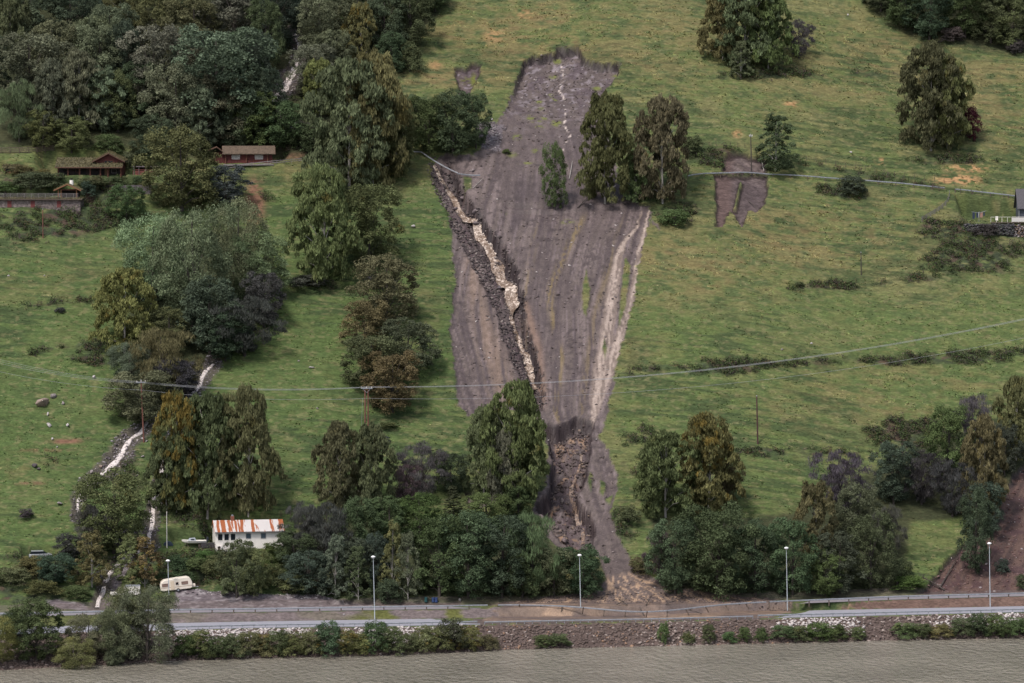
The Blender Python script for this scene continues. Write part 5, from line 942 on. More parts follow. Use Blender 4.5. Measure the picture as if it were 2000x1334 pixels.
# ---------------------------------------------------------------- houses
def gable_roof(b, x0, x1, y0, y1, ze, rise, th, ov, oe):
    """ridge along x"""
    ym = (y0 + y1) / 2; k = rise / (ym - y0); e0, e1 = y0 - ov, y1 + ov; ze_ = ze - k * ov
    prof = [(e0, ze_), (ym, ze + rise), (e1, ze_), (e1, ze_ + th), (ym, ze + rise + th), (e0, ze_ + th)]
    return b.prism(prof, x0 - oe, x1 + oe, 'x')
def window(parent, x, z, w_, h_, y, m_frame, nx=1, nz=1, fr=.07, m_pane=None):
    f = MB(); f.box(x - w_ / 2, x - w_ / 2 + fr, y - .06, y + .02, z, z + h_).box(x + w_ / 2 - fr, x + w_ / 2, y - .06, y + .02, z, z + h_).box(x - w_ / 2 + fr, x + w_ / 2 - fr, y - .06, y + .02, z, z + fr).box(x - w_ / 2 + fr, x + w_ / 2 - fr, y - .06, y + .02, z + h_ - fr, z + h_)
    for i in range(1, nx): xx = x - w_ / 2 + w_ * i / nx; f.box(xx - fr / 2.5, xx + fr / 2.5, y - .05, y + .01, z + fr, z + h_ - fr)
    for i in range(1, nz): zz = z + h_ * i / nz; f.box(x - w_ / 2 + fr, x + w_ / 2 - fr, y - .045, y + .005, zz - fr / 3, zz + fr / 3)
    o = f.build('window', m_frame, parent); MB().box(x - w_ / 2 + fr, x + w_ / 2 - fr, y - .02, y - .004, z + fr, z + h_ - fr).build('pane', m_pane or M_glass, o); return o
# white house
def rust_mat():
    m = bpy.data.materials.new('rusty_sheet'); m.use_nodes = True; n = m.node_tree; b = n.nodes['Principled BSDF']; N = n.nodes.new; L = n.links.new
    tc = N('ShaderNodeTexCoord'); mp = N('ShaderNodeMapping'); mp.inputs['Scale'].default_value = (2.0, .06, .06); L(tc.outputs['Object'], mp.inputs[0])
    q_ = N('ShaderNodeTexNoise'); q_.inputs['Scale'].default_value = 1; q_.inputs['Detail'].default_value = 1; L(mp.outputs[0], q_.inputs['Vector'])
    wv = N('ShaderNodeTexWave'); wv.inputs['Scale'].default_value = .40; wv.inputs['Distortion'].default_value = .5; wv.inputs['Detail Scale'].default_value = 2; L(tc.outputs['Object'], wv.inputs['Vector'])
    mp2 = N('ShaderNodeMapping'); mp2.inputs['Scale'].default_value = (3.2, .5, .5); L(tc.outputs['Object'], mp2.inputs[0]); q2 = N('ShaderNodeTexNoise'); q2.inputs['Scale'].default_value = 1; q2.inputs['Detail'].default_value = 4; L(mp2.outputs[0], q2.inputs['Vector'])
    sx = N('ShaderNodeSeparateXYZ'); L(tc.outputs['Object'], sx.inputs[0]); g = N('ShaderNodeMapRange'); g.inputs['From Min'].default_value = -6.5; g.inputs['From Max'].default_value = 6.5; g.inputs['To Min'].default_value = .11; g.inputs['To Max'].default_value = -.02; L(sx.outputs['X'], g.inputs[0])
    a1 = N('ShaderNodeMath'); a1.operation = 'MULTIPLY_ADD'; L(q_.outputs[0], a1.inputs[0]); a1.inputs[1].default_value = 1.0; L(g.outputs[0], a1.inputs[2])
    a2 = N('ShaderNodeMath'); a2.operation = 'MULTIPLY_ADD'; L(q2.outputs[0], a2.inputs[0]); a2.inputs[1].default_value = .5; L(a1.outputs[0], a2.inputs[2])
    r = N('ShaderNodeValToRGB'); r.color_ramp.elements[0].position = .80; r.color_ramp.elements[1].position = .85; r.color_ramp.elements[0].color = (.72, .68, .67, 1); r.color_ramp.elements[1].color = (.42, .13, .05, 1)
    L(a2.outputs[0], r.inputs[0]); L(r.outputs[0], b.inputs['Base Color']); b.inputs['Roughness'].default_value = .6
    w2 = N('ShaderNodeTexWave'); w2.inputs['Scale'].default_value = 3; L(tc.outputs['Object'], w2.inputs['Vector']); bp = N('ShaderNodeBump'); bp.inputs['Distance'].default_value = .05; L(w2.outputs['Fac'], bp.inputs['Height']); L(bp.outputs[0], b.inputs['Normal']); return m
x, y, z = hit(487, 1073); s = ppm(x, y, z); HW = thing('house', 'white single-storey house with rust-streaked metal roof beside the birches', 'house', (x, y, z - .1), R(9)); hw = 6.35
walls = MB(); prof = [(0, -1.0), (6.4, -1.0), (6.4, 3.55), (3.2, 5.0), (0, 3.55)]; walls.prism(prof, -hw, hw, 'x'); walls.build('wall', M_white, HW)
ro = gable_roof(MB(), -hw, hw, 0, 6.4, 3.58, 1.55, .09, .45, .25).build('roof', rust_mat(), HW); MB().box(-hw - .1, hw + .1, -.52, -.40, 3.22, 3.34).build('gutter', mat('gutter_grey', (.12, .12, .13), .5), HW)
ch = MB().box(-3.2, -2.55, 3.0, 3.7, 4.6, 5.95).build('chimney', mat('brick_red', (.20, .075, .05), .9, noise=[((6, 6, 12), .4)]), ro); MB().box(-3.05, -2.7, 3.15, 3.5, 5.95, 6.2).build('chimney_pot', M_steel, ch)
for xx in (-5.45, -4.25, -3.05): window(HW, xx, 1.75, .95, 1.3, 0, M_white, fr=.06)
for xx in (-.15, 2.65): window(HW, xx, 2.0, 1.0, 1.05, 0, mat('grey_frame', (.35, .33, .33), .6), fr=.08, m_pane=mat('curtained_pane', (.06, .09, .12), .2))
hp = thing('heat_pump', 'white heat pump box with round fan at the left corner of the white house', 'heat pump', HW.matrix_basis @ Vector((-5.6, -.28, .15)), R(9)); MB().box(-.45, .45, -.2, .15, 0, .7).build('casing', M_white, hp); MB().tube([(-.1, -.24, .35), (-.1, -.2, .35)], [.28, .28], 14).build('fan_grille', M_darkin, hp)
ve = MB().box(-hw - 2.6, -hw - .05, 1.2, 1.35, .3, 1.3).build('garden_wall', mat('dark_boards', (.05, .045, .05), .9)); ve.location = HW.location; ve.rotation_euler = HW.rotation_euler; tag(ve, 'dark board screen between the boat and the white house', 'screen')
# sod-roofed cabin with gabled part
def posts_(parent, xs_, y0_, z0_, z1_, m, r=.14, name='post'):
    for xx in xs_: MB().tube([(xx, y0_, z0_), (xx, y0_, z1_)], r, 8).build(name, m, parent)
def tufts(b, x0, x1, fy, fz, n, h=.35):
    for _ in range(n):
        t = random.random(); u_ = random.random(); X = x0 + (x1 - x0) * t; Yv = fy(u_); Zv = fz(u_); a = random.uniform(0, 3.1); w_ = .12
        b.add([(X - w_ * math.cos(a), Yv - w_ * math.sin(a), Zv - .02), (X + w_ * math.cos(a), Yv + w_ * math.sin(a), Zv - .02), (X + random.uniform(-.15, .15), Yv + random.uniform(-.15, .1), Zv + h * random.uniform(.4, 1))], [(0, 1, 2)])
def sod_roof(parent, x0, x1, y0, y1, ze, rise, th=.28, ov=.7, oe=.4, name='roof', board=True):
    r = gable_roof(MB(), x0, x1, y0, y1, ze, rise, th, ov, oe).build(name, M_sod, parent); ym = (y0 + y1) / 2; k = rise / (ym - y0); b = MB()
    tufts(b, x0 - oe, x1 + oe, lambda u_: y0 - ov + (ym - y0 + ov) * u_, lambda u_: ze - k * ov + (rise + k * ov) * u_ + th, int(60 * (x1 - x0)), .45); b.build('sod_grass', mat('roof_grass', (.115, .100, .048), 1, noise=[((1.5, 1.5, 1.5), .5)]), r)
    if board:
        for xx in (x0 - oe - .05, x1 + oe): gable_roof(MB(), xx + oe, xx + .05 - oe, y0, y1, ze - .05, rise, th * .8, ov, oe).build('barge_board', M_board, r)
        MB().box(x0 - oe, x1 + oe, y0 - ov - .06, y0 - ov, ze - k * ov - .02, ze - k * ov + th * .7).build('eave_board', M_board, r)
    return r
x, y, z = hit(175, 347); CB = thing('cabin', 'dark log cabin with grass-covered roof, open porch and a gabled upper part', 'cabin', (x, y + .4, z), R(-2))
s = ppm(x, y, z); W2 = 133 / s / 2
MB().box(-W2 + .4, W2 - .4, 1.6, 6.0, -.3, 2.25).build('wall', M_red, CB); posts_(CB, [-W2 + .5, -W2 + 2.6, -W2 + 5.1, -W2 + 7.4, -W2 + 9.6, -W2 + 11.2, W2 - .6], .1, -.2, 2.3, M_logs, .17)
MB().box(-W2 + .2, W2 - .2, -.1, 1.6, -.25, -.05).build('porch_floor', M_wood, CB); MB().box(-W2 + .3, W2 - .3, 0, .18, 2.1, 2.3).build('porch_beam', M_logs, CB)
for xx in (-4.6, -1.0): MB().box(xx, xx + 1.0, 1.52, 1.6, -.05, 1.9).build('door', mat('door_dark', (.035, .02, .018), .8), CB)
MB().box(3.0, 4.0, 1.50, 1.6, -.05, 1.95).build('door', mat('door_tan', (.16, .10, .05), .8), CB)
window(CB, 5.0, .8, 1.1, .9, 1.6, M_gwood, 2, 1); window(CB, -2.8, .8, 1.0, .9, 1.6, M_logs, 2, 1)
MB().box(-W2 + .4, W2 - .8, 1.55, 1.58, -.2, 2.2).build('porch_shade_sheet', M_darkin, CB)  # near-black sheet before the red wall, standing in for the porch shade
sod_roof(CB, -W2 + .3, W2 - .6, 0, 6.2, 2.3, 1.55)
GX0 = W2 - 6.6; b = MB(); b.prism([(GX0 + .5, 2.2), (W2 - .5, 2.2), (W2 - .5, 3.5), ((GX0 + W2) / 2, 4.85), (GX0 + .5, 3.5)], .9, 5.8, 'y'); gw = b.build('gable_wall', M_red, CB)
window(CB, (GX0 + W2) / 2, 2.95, 1.9, .55, .9, M_logs, 3, 1)
b = MB(); xm = (GX0 + W2) / 2; b.prism([(GX0 - .2, 3.15), (xm, 4.95), (W2 + .2, 3.15), (W2 + .2, 3.5), (xm, 5.32), (GX0 - .2, 3.5)], .2, 6.0, 'y'); gr = b.build('gable_roof', M_sod, CB)
b = MB(); b.prism([(GX0 - .25, 3.1), (xm, 4.92), (W2 + .25, 3.1), (W2 + .25, 3.36), (xm, 5.18), (GX0 - .25, 3.36)], .12, .2, 'y'); b.build('barge_board', M_board, gr)
b = MB()
for sgn in (-1, 1): tufts(b, 0, 0, lambda u_: 0, lambda u_: 0, 0)
for _ in range(420):
    u_ = random.random(); sg = random.choice((-1, 1)); X = xm + sg * u_ * 3.5; Zv = 5.3 - u_ * 1.82; Yv = random.uniform(.15, 5.8); b.add([(X - .12, Yv, Zv - .05), (X + .12, Yv + .05, Zv - .05), (X + random.uniform(-.15, .15), Yv, Zv + random.uniform(.15, .45))], [(0, 1, 2)])
b.build('sod_grass', MATS['roof_grass'], gr)
# red cabin with white windows
x, y, z = hit(484, 321); RC = thing('cabin', 'small dark red cabin with white latticed windows and mossy roof', 'cabin', (x, y + .3, z), R(5)); s = ppm(x, y, z)
MB().prism([(0, -.6), (4.4, -.6), (4.4, 2.35), (2.2, 3.3), (0, 2.35)], -4.9, 5.3, 'x').build('wall', M_red, RC)
rr = gable_roof(MB(), -4.9, 5.3, 0, 4.4, 2.42, 1.25, .16, .7, .6).build('roof', mat('mossy_shingle', (.105, .076, .055), .95, noise=[((1.5, 6, 6), .35), ((5, 1, 1), .2)], bump=.05), RC)
for xx in (-5.55, 5.9): gable_roof(MB(), xx, xx + .06, 0, 4.4, 2.38, 1.25, .2, .72, 0).build('barge_board', M_board, rr)
for xx in (-2.6, 2.4):
    window(RC, xx, .95, 1.75, .95, 0, M_white, 6, 3, .07, mat('pale_pane', (.16, .15, .14), .3))
posts_(RC, [-4.8, -.3, 4.3], -.12, -.2, 2.3, M_logs, .17, 'corner_log')
MB().box(-1.3, -.5, -.05, 0, -.05, 1.9).build('door', mat('door_red', (.10, .02, .016), .8), RC)
MB().box(-5.3, 5.6, -1.3, 0, -.35, -.12).build('veranda', M_gwood, RC)
b = MB(); b.prism([(-8.6, 2.75), (-6.7, 3.5), (-5.45, 2.5), (-5.45, 2.72), (-6.7, 3.72), (-8.6, 2.95)], -.6, 4.4, 'y'); b.build('side_roof', M_board, RC); MB().box(-8.2, -4.9, .4, 4.2, -.6, 2.5).build('side_room', M_red, RC)
# stone barn with a terrace on its roof
x, y, z = hit(78, 411); s = ppm(x, y, z); SB = thing('stone_barn', 'low stone barn with a grassy flat roof and red shutters', 'barn', (x, y + .3, z), R(-4)); b0 = -100 / s; b1 = 84 / s
b = MB(); b.box(b0, b1 - .5, 0, 4.5, -1.5, 2.15); wl_ = b.build('wall', mat('rubble_wall', (.16, .13, .125), .95, noise=[((1.6, 1.6, 2.6), .6), ((5, 5, 5), .25)], bump=.15, bscale=3), SB)
rf = MB().box(b0, b1, -.5, 4.8, 2.2, 2.48).build('roof', M_sod, SB); b = MB(); tufts(b, b0, b1, lambda u_: -.5 + 5 * u_, lambda u_: 2.48, 700, .35); b.build('sod_grass', MATS['roof_grass'], rf); MB().box(b0, b1, -.56, -.5, 2.15, 2.35).build('eave_board', M_wood, rf)
for xx in (-7.0, -2.0, 3.6): MB().box(xx, xx + .9, -.04, 0, .5, 1.9).build('shutter', mat('shutter_red', (.13, .03, .03), .8), SB)
def railing(name, label, O, rz, x0, x1, yy, z0, h, nbar, m, spacing, cat='railing'):
    r = thing(name, label, cat, O, rz); 
    for i in range(nbar): zz = z0 + h * (i + 1) / nbar; MB().box(x0, x1, yy - .02, yy + .02, zz - .03, zz + .03).build('rail', m, r)
    pm = MB().box(-.035, .035, -.035, .035, z0, z0 + h).mesh('post', m)
    for xx in np.arange(x0, x1 + .01, spacing): link('post', pm, r, loc=(xx, yy + .06, 0))
    return r
railing('roof_railing', 'grey rail with thin bars along the roof terrace of the stone barn', SB.location, R(-4), b0, b1 - .9, -.2, 2.48, 1.0, 4, M_gwood, 1.5)
# small pavilion on the barn terrace
sb = SB.matrix_basis; O = sb @ Vector(((130 - 78) / s, 1.6, 2.5)); PV = thing('pavilion', 'little open pavilion with orange-brown gable and grassy roof on the barn terrace', 'pavilion', O, R(-4))
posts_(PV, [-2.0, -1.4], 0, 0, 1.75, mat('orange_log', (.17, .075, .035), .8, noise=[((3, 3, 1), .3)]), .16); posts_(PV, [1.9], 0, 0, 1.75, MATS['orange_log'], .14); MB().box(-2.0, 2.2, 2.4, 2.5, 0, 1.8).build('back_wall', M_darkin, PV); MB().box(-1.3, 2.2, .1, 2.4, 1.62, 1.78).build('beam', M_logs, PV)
b = MB(); b.prism([(-2.9, 1.45), (0, 2.75), (2.9, 1.45), (2.9, 1.72), (0, 3.04), (-2.9, 1.72)], -.5, 2.9, 'y'); pr_ = b.build('roof', M_sod, PV); b = MB(); b.prism([(-2.95, 1.42), (0, 2.74), (2.95, 1.42), (2.95, 1.66), (0, 2.98), (-2.95, 1.66)], -.57, -.5, 'y'); b.build('barge_board', mat('orange_board', (.20, .09, .045), .8), pr_)
b = MB()
for _ in range(240):
    u_ = random.random(); sg = random.choice((-1, 1)); X = sg * u_ * 2.8; Zv = 3.02 - u_ * 1.3; Yv = random.uniform(-.45, 2.8); b.add([(X - .1, Yv, Zv - .05), (X + .1, Yv, Zv - .05), (X + random.uniform(-.1, .1), Yv, Zv + random.uniform(.1, .35))], [(0, 1, 2)])
b.build('sod_grass', MATS['roof_grass'], pr_); chm = MB().tube([(.55, 1.6, 2.4), (.55, 1.6, 3.7)], [.48, .40], 10).build('chimney', M_white, pr_); MB().tube([(.55, 1.6, 3.7), (.55, 1.6, 4.1)], [.15, .24], 8).build('chimney_cowl', M_darkin, chm)
# tiny hut
x, y, z = hit(22, 340); HT = thing('hut', 'tiny red hut with grassy roof at the left border above the hedge', 'hut', (x, y + .2, z), 0); MB().box(-1.5, 1.3, 0, 1.8, -.3, 1.25).build('wall', mat('hut_red', (.20, .04, .03), .8, noise=[((7, 7, 1), .3)]), HT); MB().box(-1.3, 1.1, -.03, 0, .55, 1.2).build('opening', M_darkin, HT); sod_roof(HT, -1.6, 1.5, 0, 1.8, 1.3, .5, .16, .3, .3, board=False)
# wooden deck structure right of the cabin
x, y, z = hit(285, 346); DK = thing('wood_shelter', 'open wooden shelter with grey roof and pale lattice right of the sod-roofed cabin', 'shelter', (x, y + .2, z), R(-3)); MB().box(-2.8, 2.8, -.3, 2.0, 1.95, 2.1).build('roof', mat('grey_roof', (.14, .115, .13), .8), DK)
posts_(DK, [-2.6, -1.5, 0, 1.5, 2.6], -.1, -.2, 1.95, M_gwood, .05); posts_(DK, [-2.75], .0, -.3, 1.2, M_logs, .12)
for zz in (.3, .75, 1.2): MB().box(-2.4, 2.6, .1, .16, zz, zz + .28).build('board', mat('pinkish_board', (.22, .075, .065), .8), DK)
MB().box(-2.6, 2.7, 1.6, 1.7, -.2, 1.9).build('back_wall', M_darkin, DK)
# retaining wall under the cabin terrace
x, y, z = hit(245, 374); rw = MB().box(-4.8, 5.5, 0, .6, -1.4, 1.3).build('retaining_wall', mat('grey_masonry', (.105, .09, .10), .9, noise=[((.8, .8, 3), .35)], bump=.06, bscale=4)); rw.location = (x, y, z); tag(rw, 'grey masonry retaining wall below the hedge right of the pavilion', 'wall')
# dark-roofed house at the right border with terrace
x, y, z = hit(1960, 436); s = ppm(x, y, z); HR = thing('house', 'dark-tiled grey-blue house cut by the right border above the stone wall', 'house', (x + 28 / s, y + 2.2, z + .1), 0)
MB().prism([(0, -.5), (6, -.5), (6, 3.2), (3, 6.2), (0, 3.2)], .6, 12, 'x').build('wall', mat('slate_blue_boards', (.055, .065, .085), .8, noise=[((1, 1, 8), .2)]), HR)
gable_roof(MB(), .6, 12, 0, 6, 3.4, 3.6, .14, .5, .5).build('roof', mat('dark_tiles', (.060, .056, .066), .6, noise=[((7, 7, 7), .35)], bump=.06, bscale=8), HR)
MB().tube([(.5, -.15, 0), (.5, -.15, 3.2)], .07, 6).build('downpipe', mat('pipe_grey', (.35, .36, .38), .5), HR)
dk = thing('deck', 'wooden terrace floor of the dark-roofed house above the stone wall', 'terrace', (x, y, z + .12)); MB().box(-25 / s, 60 / s, -.4, 3, -.14, .02).build('floor', M_wood, dk); posts_(dk, [2.2, 3.6, 5.0], -.3, -2.2, -.1, M_wood, .09)
railing('white_railing', 'white terrace railing with glass-like open panels beside the dark-roofed house', (x, y, z + .14), 0, -25 / s, 14 / s, -.3, 0, 1.15, 1, M_white, 1.2)
r_ = railing('white_railing', 'white slatted terrace railing at the right border below the dark-roofed house', (x, y, z + .14), 0, 16 / s, 60 / s, -.3, 0, 1.2, 1, M_white, 1.4); MB().box(16 / s, 60 / s, -.28, -.25, .12, 1.05).build('panel', mat('offwhite_slats', (.62, .60, .58), .7), r_)
for tx_, nm_, lb_ in ((-12 / s, 'white_chair', 'white plastic chair on the terrace of the dark-roofed house'),):
    c_ = thing(nm_, lb_, 'chair', (x + tx_, y + 1.0, z + .15)); MB().box(-.28, .28, -.25, .25, .42, .47).build('seat', M_white, c_); MB().box(-.28, .28, .2, .26, .47, 1.25).build('backrest', M_white, c_)
    for a_ in (-.24, .2):
        for d_ in (-.22, .2): MB().box(a_, a_ + .04, d_, d_ + .04, 0, .42).build('leg', M_white, c_)
x2, y2, z2 = hit(1912, 434); cl_ = thing('clothes_airer', 'clothes airer with dark washing and spread arms on the lawn above the stone wall', 'clothes airer', (x2, y2, z2)); MB().tube([(0, 0, 0), (0, 0, 2.2)], .04, 8).build('pole', M_steel, cl_)
MB().tube([(0, 0, 2.0), (-1.6, .2, 2.25)], .035, 5).build('arm', M_steel, cl_); MB().tube([(0, 0, 2.0), (1.6, .3, 2.45)], .035, 5).build('arm', M_steel, cl_); MB().tube([(0, 0, 2.0), (.2, 1.3, 2.3)], .03, 5).build('arm', M_steel, cl_)
for a_, b_w, zz, mm in ((-1.4, .5, .7, mat('navy_cloth', (.02, .03, .06), .9)), (-.55, .45, .95, MATS['navy_cloth']), (-.15, .12, 1.0, M_white), (.25, .55, 1.0, mat('pink_cloth', (.30, .17, .14), .9)), (.95, .3, 1.35, MATS['navy_cloth'])):
    b = MB(); b.add([(a_, .10, zz), (a_ + b_w, .06, zz + .05), (a_ + b_w, .12, 2.15), (a_, .16, 2.12), (a_, .13, zz), (a_ + b_w, .09, zz + .05), (a_ + b_w, .15, 2.15), (a_, .19, 2.12)], [(0, 1, 2, 3), (7, 6, 5, 4), (0, 4, 5, 1), (3, 2, 6, 7), (0, 3, 7, 4), (1, 5, 6, 2)]); g_o = b.build('garment', mm); g_o.location = cl_.location; tag(g_o, {.7: 'dark blue garment hanging at the left of the clothes airer', .95: 'dark blue cloth in the middle of the clothes airer', 1.0: 'white towel on the clothes airer' if mm is M_white else 'pinkish garment on the clothes airer', 1.35: 'short dark garment at the right of the clothes airer'}[zz], 'laundry')
# dry stone walls
def stone_wall(px0, px1, pyb, hm, label, c0, n):
    W = [hit(px0 + (px1 - px0) * t, pyb) for t in (0, .5, 1)]; O = np.array(W[1]); x0 = W[0][0] - O[0]; x1 = W[2][0] - O[0]
    u = rng.uniform(0, 1, n); P = np.stack([x0 + (x1 - x0) * u, rng.uniform(-.25, .1, n), rng.uniform(-.3, hm, n)], 1); cols_ = np.array(c0)[rng.choice(len(c0), n)]; o = link('stone_wall', rocks('stone_wall', P, rng.uniform(.16, .34, n), cols_, M_stone, .8), loc=O)
    bm_ = MB().box(x0, x1, .0, 1.2, -1, hm - .1).build('core', mat('wall_core', (.03, .028, .03), 1), o); return tag(o, label, 'stone wall')
stone_wall(1884, 1978, 456, 2.0, 'long dark dry-stone wall below the terrace lawn at the right', [(.055, .055, .065), (.09, .085, .09), (.05, .06, .045)], 520)
stone_wall(1978, 2030, 464, 2.6, 'brownish stone wall piece at the right border under the terrace', [(.22, .15, .11), (.16, .14, .15), (.3, .27, .27)], 260)
# ---------------------------------------------------------------- vehicles and boat
M_cara = mat('cream_panel', (.76, .69, .60), .45, noise=[((.6, .6, 2), .06)])
x, y, z = hit(346, 1160); CV = thing('caravan', 'cream touring caravan with brown-framed windows parked on the gravel plot', 'caravan', (x, y, z + .25), rot=(0, R(-5.5), R(9)))
L2 = 2.95; prof = [(-L2, .55), (-L2 - .02, 1.4), (-L2 + .25, 2.0), (-L2 + .8, 2.36), (0, 2.48), (L2 - .9, 2.5), (L2 - .4, 2.3), (L2 - .05, 1.7), (L2 + .02, 1.1), (L2 - .1, .55), (L2 - .5, .38), (-L2 + .5, .38)]
MB().prism(prof, 0, 2.1, 'y').build('body', M_cara, CV, bevel=.06)
for xx, ww_, zz, hh_ in ((-2.0, 1.25, 1.18, .55), (1.55, 1.2, 1.25, .55)): window(CV, xx, zz, ww_, hh_, 0, mat('brown_frame', (.17, .10, .08), .6), 1, 1, .08, mat('curtained_window', (.24, .16, .13), .4))
window(CV, .15, 1.3, .5, .48, 0, mat('brown_frame', (.17, .10, .08)), 1, 1, .06)
MB().box(-1.05, -.35, -.03, 0, .5, 2.1).build('door', mat('cream_door', (.66, .55, .43), .5), CV); MB().box(-L2 + .1, L2 - .1, -.02, 0, .92, .97).build('trim_strip', mat('trim', (.35, .2, .12), .5), CV)
wh = MB().tube([(.25, -.04, .32), (.25, .18, .32)], [.33, .33], 16).build('wheel', mat('tyre', (.02, .02, .02), .9), CV); MB().tube([(.25, -.06, .32), (.25, -.03, .32)], [.18, .18], 12).build('rim', M_steel, wh)
MB().box(L2 - .05, L2 + .55, .5, 1.5, .5, 1.0).build('gas_locker', M_cara, CV, bevel=.05); MB().tube([(L2, 1.05, .42), (L2 + 1.1, 1.05, .38)], .06, 6).build('drawbar', M_steel, CV)
x, y, z = hit(258, 1167); BT = thing('box_trailer', 'white box trailer half hidden behind the river willow', 'trailer', (x, y, z + .1), R(9)); MB().box(-1.4, 1.5, 0, 2.0, .35, 1.95).build('box', M_white, BT, bevel=.04); MB().box(-1.43, 1.53, -.03, 2.03, 1.93, 2.0).build('roof', M_steel, BT); MB().tube([(0, -.05, .3), (0, .15, .3)], [.3, .3], 14).build('wheel', MATS['tyre'], BT); MB().box(-3.9, -1.4, .3, 1.7, .3, .85).build('flat_bed', M_white, BT, bevel=.1)
x, y, z = hit(80, 1098); CAR = thing('car', 'silver estate car half hidden behind shrubs at the far left', 'car', (x, y, z + .55), R(10))
MB().prism([(-2.2, .35), (-2.15, .8), (-1.75, .95), (1.3, 1.0), (2.05, .85), (2.2, .4)], 0, 1.75, 'y').build('body', mat('silver_paint', (.40, .42, .45), .3, metal=.4), CAR, bevel=.05); MB().prism([(-2.0, .95), (-1.75, 1.42), (.55, 1.45), (1.3, 1.0)], .1, 1.65, 'y').build('cabin', M_glass, CAR); MB().box(-1.75, .5, .12, 1.63, 1.44, 1.50).build('roof', MATS['silver_paint'], CAR, bevel=.02)
for a_ in (-1.4, 1.4): MB().tube([(a_, -.03, .32), (a_, .2, .32)], [.32, .32], 14).build('wheel', MATS['tyre'], CAR)
x, y, z = hit(381, 1068); BO = thing('boat', 'small white motorboat with a dark outboard on a stand beside the white house', 'boat', (x, y, z + .5), R(8)); b = MB(); S_ = []
for i, (xx, hw_, zt, zk) in enumerate([(-2.5, .04, .85, .62), (-2.1, .42, .78, .2), (-1.3, .78, .70, .04), (0, .88, .64, 0), (1.3, .84, .62, .02), (2.1, .72, .64, .08)]): S_.append([(xx, -hw_, zt), (xx, -hw_ * .8, (zt + zk) / 2 - .05), (xx, 0, zk), (xx, hw_ * .8, (zt + zk) / 2 - .05), (xx, hw_, zt), (xx, 0, zt - .04)])
vs = [p for s__ in S_ for p in s__]; fs = [(i * 6 + k_, i * 6 + (k_ + 1) % 6, (i + 1) * 6 + (k_ + 1) % 6, (i + 1) * 6 + k_) for i in range(5) for k_ in range(6)] + [(0, 1, 2, 3, 4, 5), (30, 31, 32, 33, 34, 35)]; b.add(vs, fs); b.build('hull', M_white, BO)
MB().prism([(-1.3, .68), (-1.0, 1.05), (.0, 1.12), (.2, .66)], -.5, .5, 'y').build('cabin', mat('pale_blue_cabin', (.42, .46, .52), .5), BO); MB().box(-.8, -.15, -.53, -.5, .78, 1.0).build('window', M_glass, BO); om = MB().box(2.15, 2.5, -.2, .2, .5, 1.25).build('outboard_motor', mat('motor_black', (.02, .025, .04), .4), BO, bevel=.04); MB().box(2.2, 2.35, -.05, .05, -.2, .5).build('motor_leg', MATS['motor_black'], om)
MB().tube([(-1.6, 0, .15), (-2.1, -.5, -.55)], .05, 6).build('stand_leg', M_wood, BO); MB().tube([(-1.6, 0, .15), (-1.2, -.5, -.55)], .05, 6).build('stand_leg', M_wood, BO); MB().box(.6, 1.0, -.5, .5, -.5, .1).build('stand_block', M_wood, BO)
x, y, z = hit(328, 1068); tp_ = MB(); tp_.prism([(-.9, 0), (-.75, .55), (-.2, .85), (.5, .7), (.95, .2), (.9, 0)], 0, 1.2, 'y'); o = tp_.build('tarpaulin_cover', mat('dark_blue_tarp', (.02, .035, .06), .5), bevel=.06); o.location = (x, y, z); tag(o, 'small heap under a dark blue tarpaulin behind the flagpole', 'tarpaulin')
for px_, py_, c_, lb in ((832, 1176, (.03, .12, .12), 'teal barrel at the roadside under the lower wood'), (846, 1177, (.03, .06, .16), 'blue barrel at the roadside, left of two side by side'), (852, 1177, (.03, .06, .18), 'blue barrel at the roadside, right of two side by side')):
    x, y, z = hit(px_, py_); b = MB(); n = 12; pf = [(.0, 0), (.27, 0), (.30, .12), (.28, .45), (.30, .78), (.27, .92), (.0, .92)]
    for rr_, zz in pf: b.v += [(max(rr_, .001) * math.cos(2 * math.pi * i / n), max(rr_, .001) * math.sin(2 * math.pi * i / n), zz) for i in range(n)]
    for j in range(len(pf) - 1): b.f += [(j * n + i, j * n + (i + 1) % n, (j + 1) * n + (i + 1) % n, (j + 1) * n + i) for i in range(n)]
    o = b.build('barrel', mat('barrel_%d' % px_, c_, .5)); o.location = (x, y, z); tag(o, lb, 'barrel')
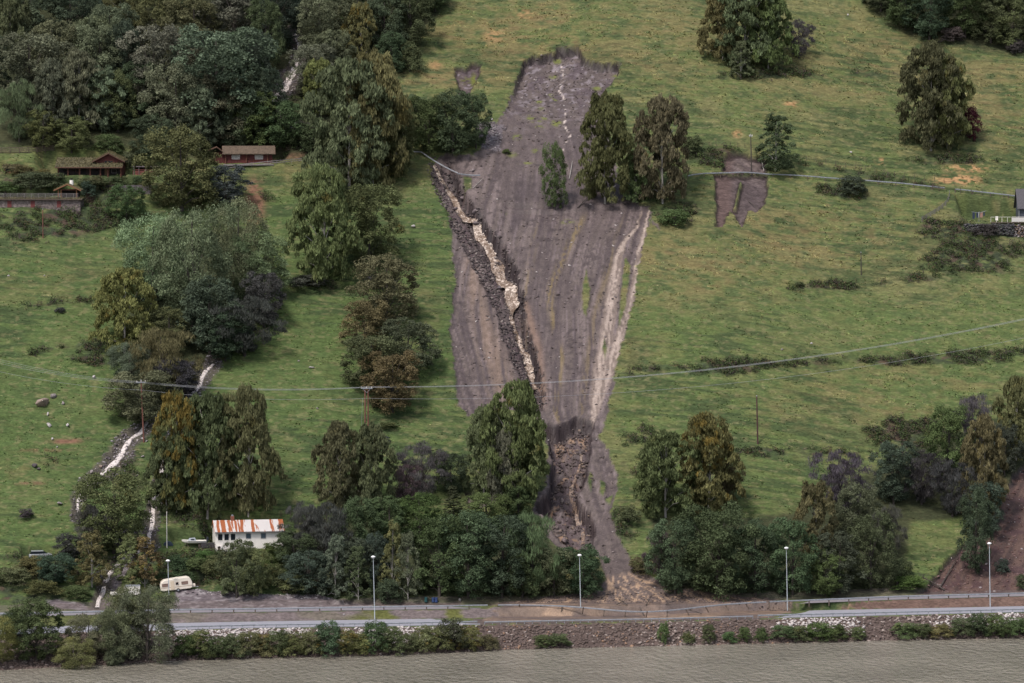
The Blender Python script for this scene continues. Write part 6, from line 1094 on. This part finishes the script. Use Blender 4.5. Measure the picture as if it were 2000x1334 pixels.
# fallen and broken timber
def log(a, b, r0, label, m=None, twigs=5, za=.2, zb=.4, name='fallen_tree'):
    A_, B_ = Vector(hit(*a)), Vector(hit(*b)); A_.z += za; B_.z += zb; t = MB(); O = A_.copy(); d = B_ - A_; t.tube([Vector(), d * .5 + Vector((.05, 0, .1)), d], [r0, r0 * .8, r0 * .4], 7)
    for _ in range(twigs): s0 = d * random.uniform(.4, .95); e = s0 + Vector((random.uniform(-1.4, 1.4), random.uniform(-.6, .6), random.uniform(.3, 1.4))); t.tube([s0, (s0 + e) / 2 + Vector((.1, 0, .1)), e], [r0 * .3, r0 * .2, r0 * .08], 4)
    o = t.build(name, m or M_bark); o.location = O; tag(o, label, 'fallen tree'); return o
log((1756, 1152), (1742, 1104), .30, 'dark broken leaning trunk with pale split top at the foot of the lower right wood', twigs=0, zb=.4, name='broken_trunk')
log((1845, 1155), (1795, 1128), .16, 'fallen branchy tree lying at the foot of the red-brown slide, left of two', twigs=10); log((1835, 1152), (1872, 1090), .14, 'fallen tree lying up the red-brown slide, right of two', twigs=8)
log((1112, 352), (1118, 318), .10, 'pale bare log lying upright on the mud between the lone tree and the yellow-tipped birch', M_birch, 0)
log((1492, 336), (1485, 314), .10, 'bleached white branch in the small scar behind the upper guard rail', M_birch, 4); log((924, 370), (944, 352), .06, 'pale bare branch beside the washed-out gully', M_birch, 3)
log((1128, 408), (1150, 388), .13, 'dark uprooted stump under the yellow-tipped birch', None, 8); log((1095, 408), (1112, 396), .12, 'dark uprooted roots at the foot of the lone tree', None, 7)
log((1462, 395), (1485, 415), .08, 'thin dark branch across the small slide below the upper guard rail', None, 2)
for i, (a_, b_) in enumerate([((1205, 1188), (1222, 1180)), ((1262, 1190), (1270, 1176)), ((1225, 1186), (1208, 1178)), ((1300, 1188), (1318, 1182)), ((1370, 1202), (1345, 1198)), ((1258, 1205), (1250, 1196))]):
    log(a_, b_, .10, 'driftwood branch caught at the sagging guard rail on the mud fan, %s from the left' % ['first', 'fourth', 'second', 'fifth', 'sixth', 'third'][i], None, 7, za=.3, zb=.6, name='driftwood')
b = MB(); b.box(-3.2, 3.2, -.1, .1, -.1, .12)
x, y, z = hit(794, 1228); cvt = thing('culvert', 'dark culvert opening under the main road between the pale riprap', 'culvert', (x, y - .5, z - .35)); MB().box(-1.6, 1.6, 0, .3, 0, .14).build('lintel', mat('concrete', (.2, .19, .19), .9), cvt); MB().box(-1.4, 1.4, .05, .12, -.9, 0).build('opening', M_darkin, cvt)
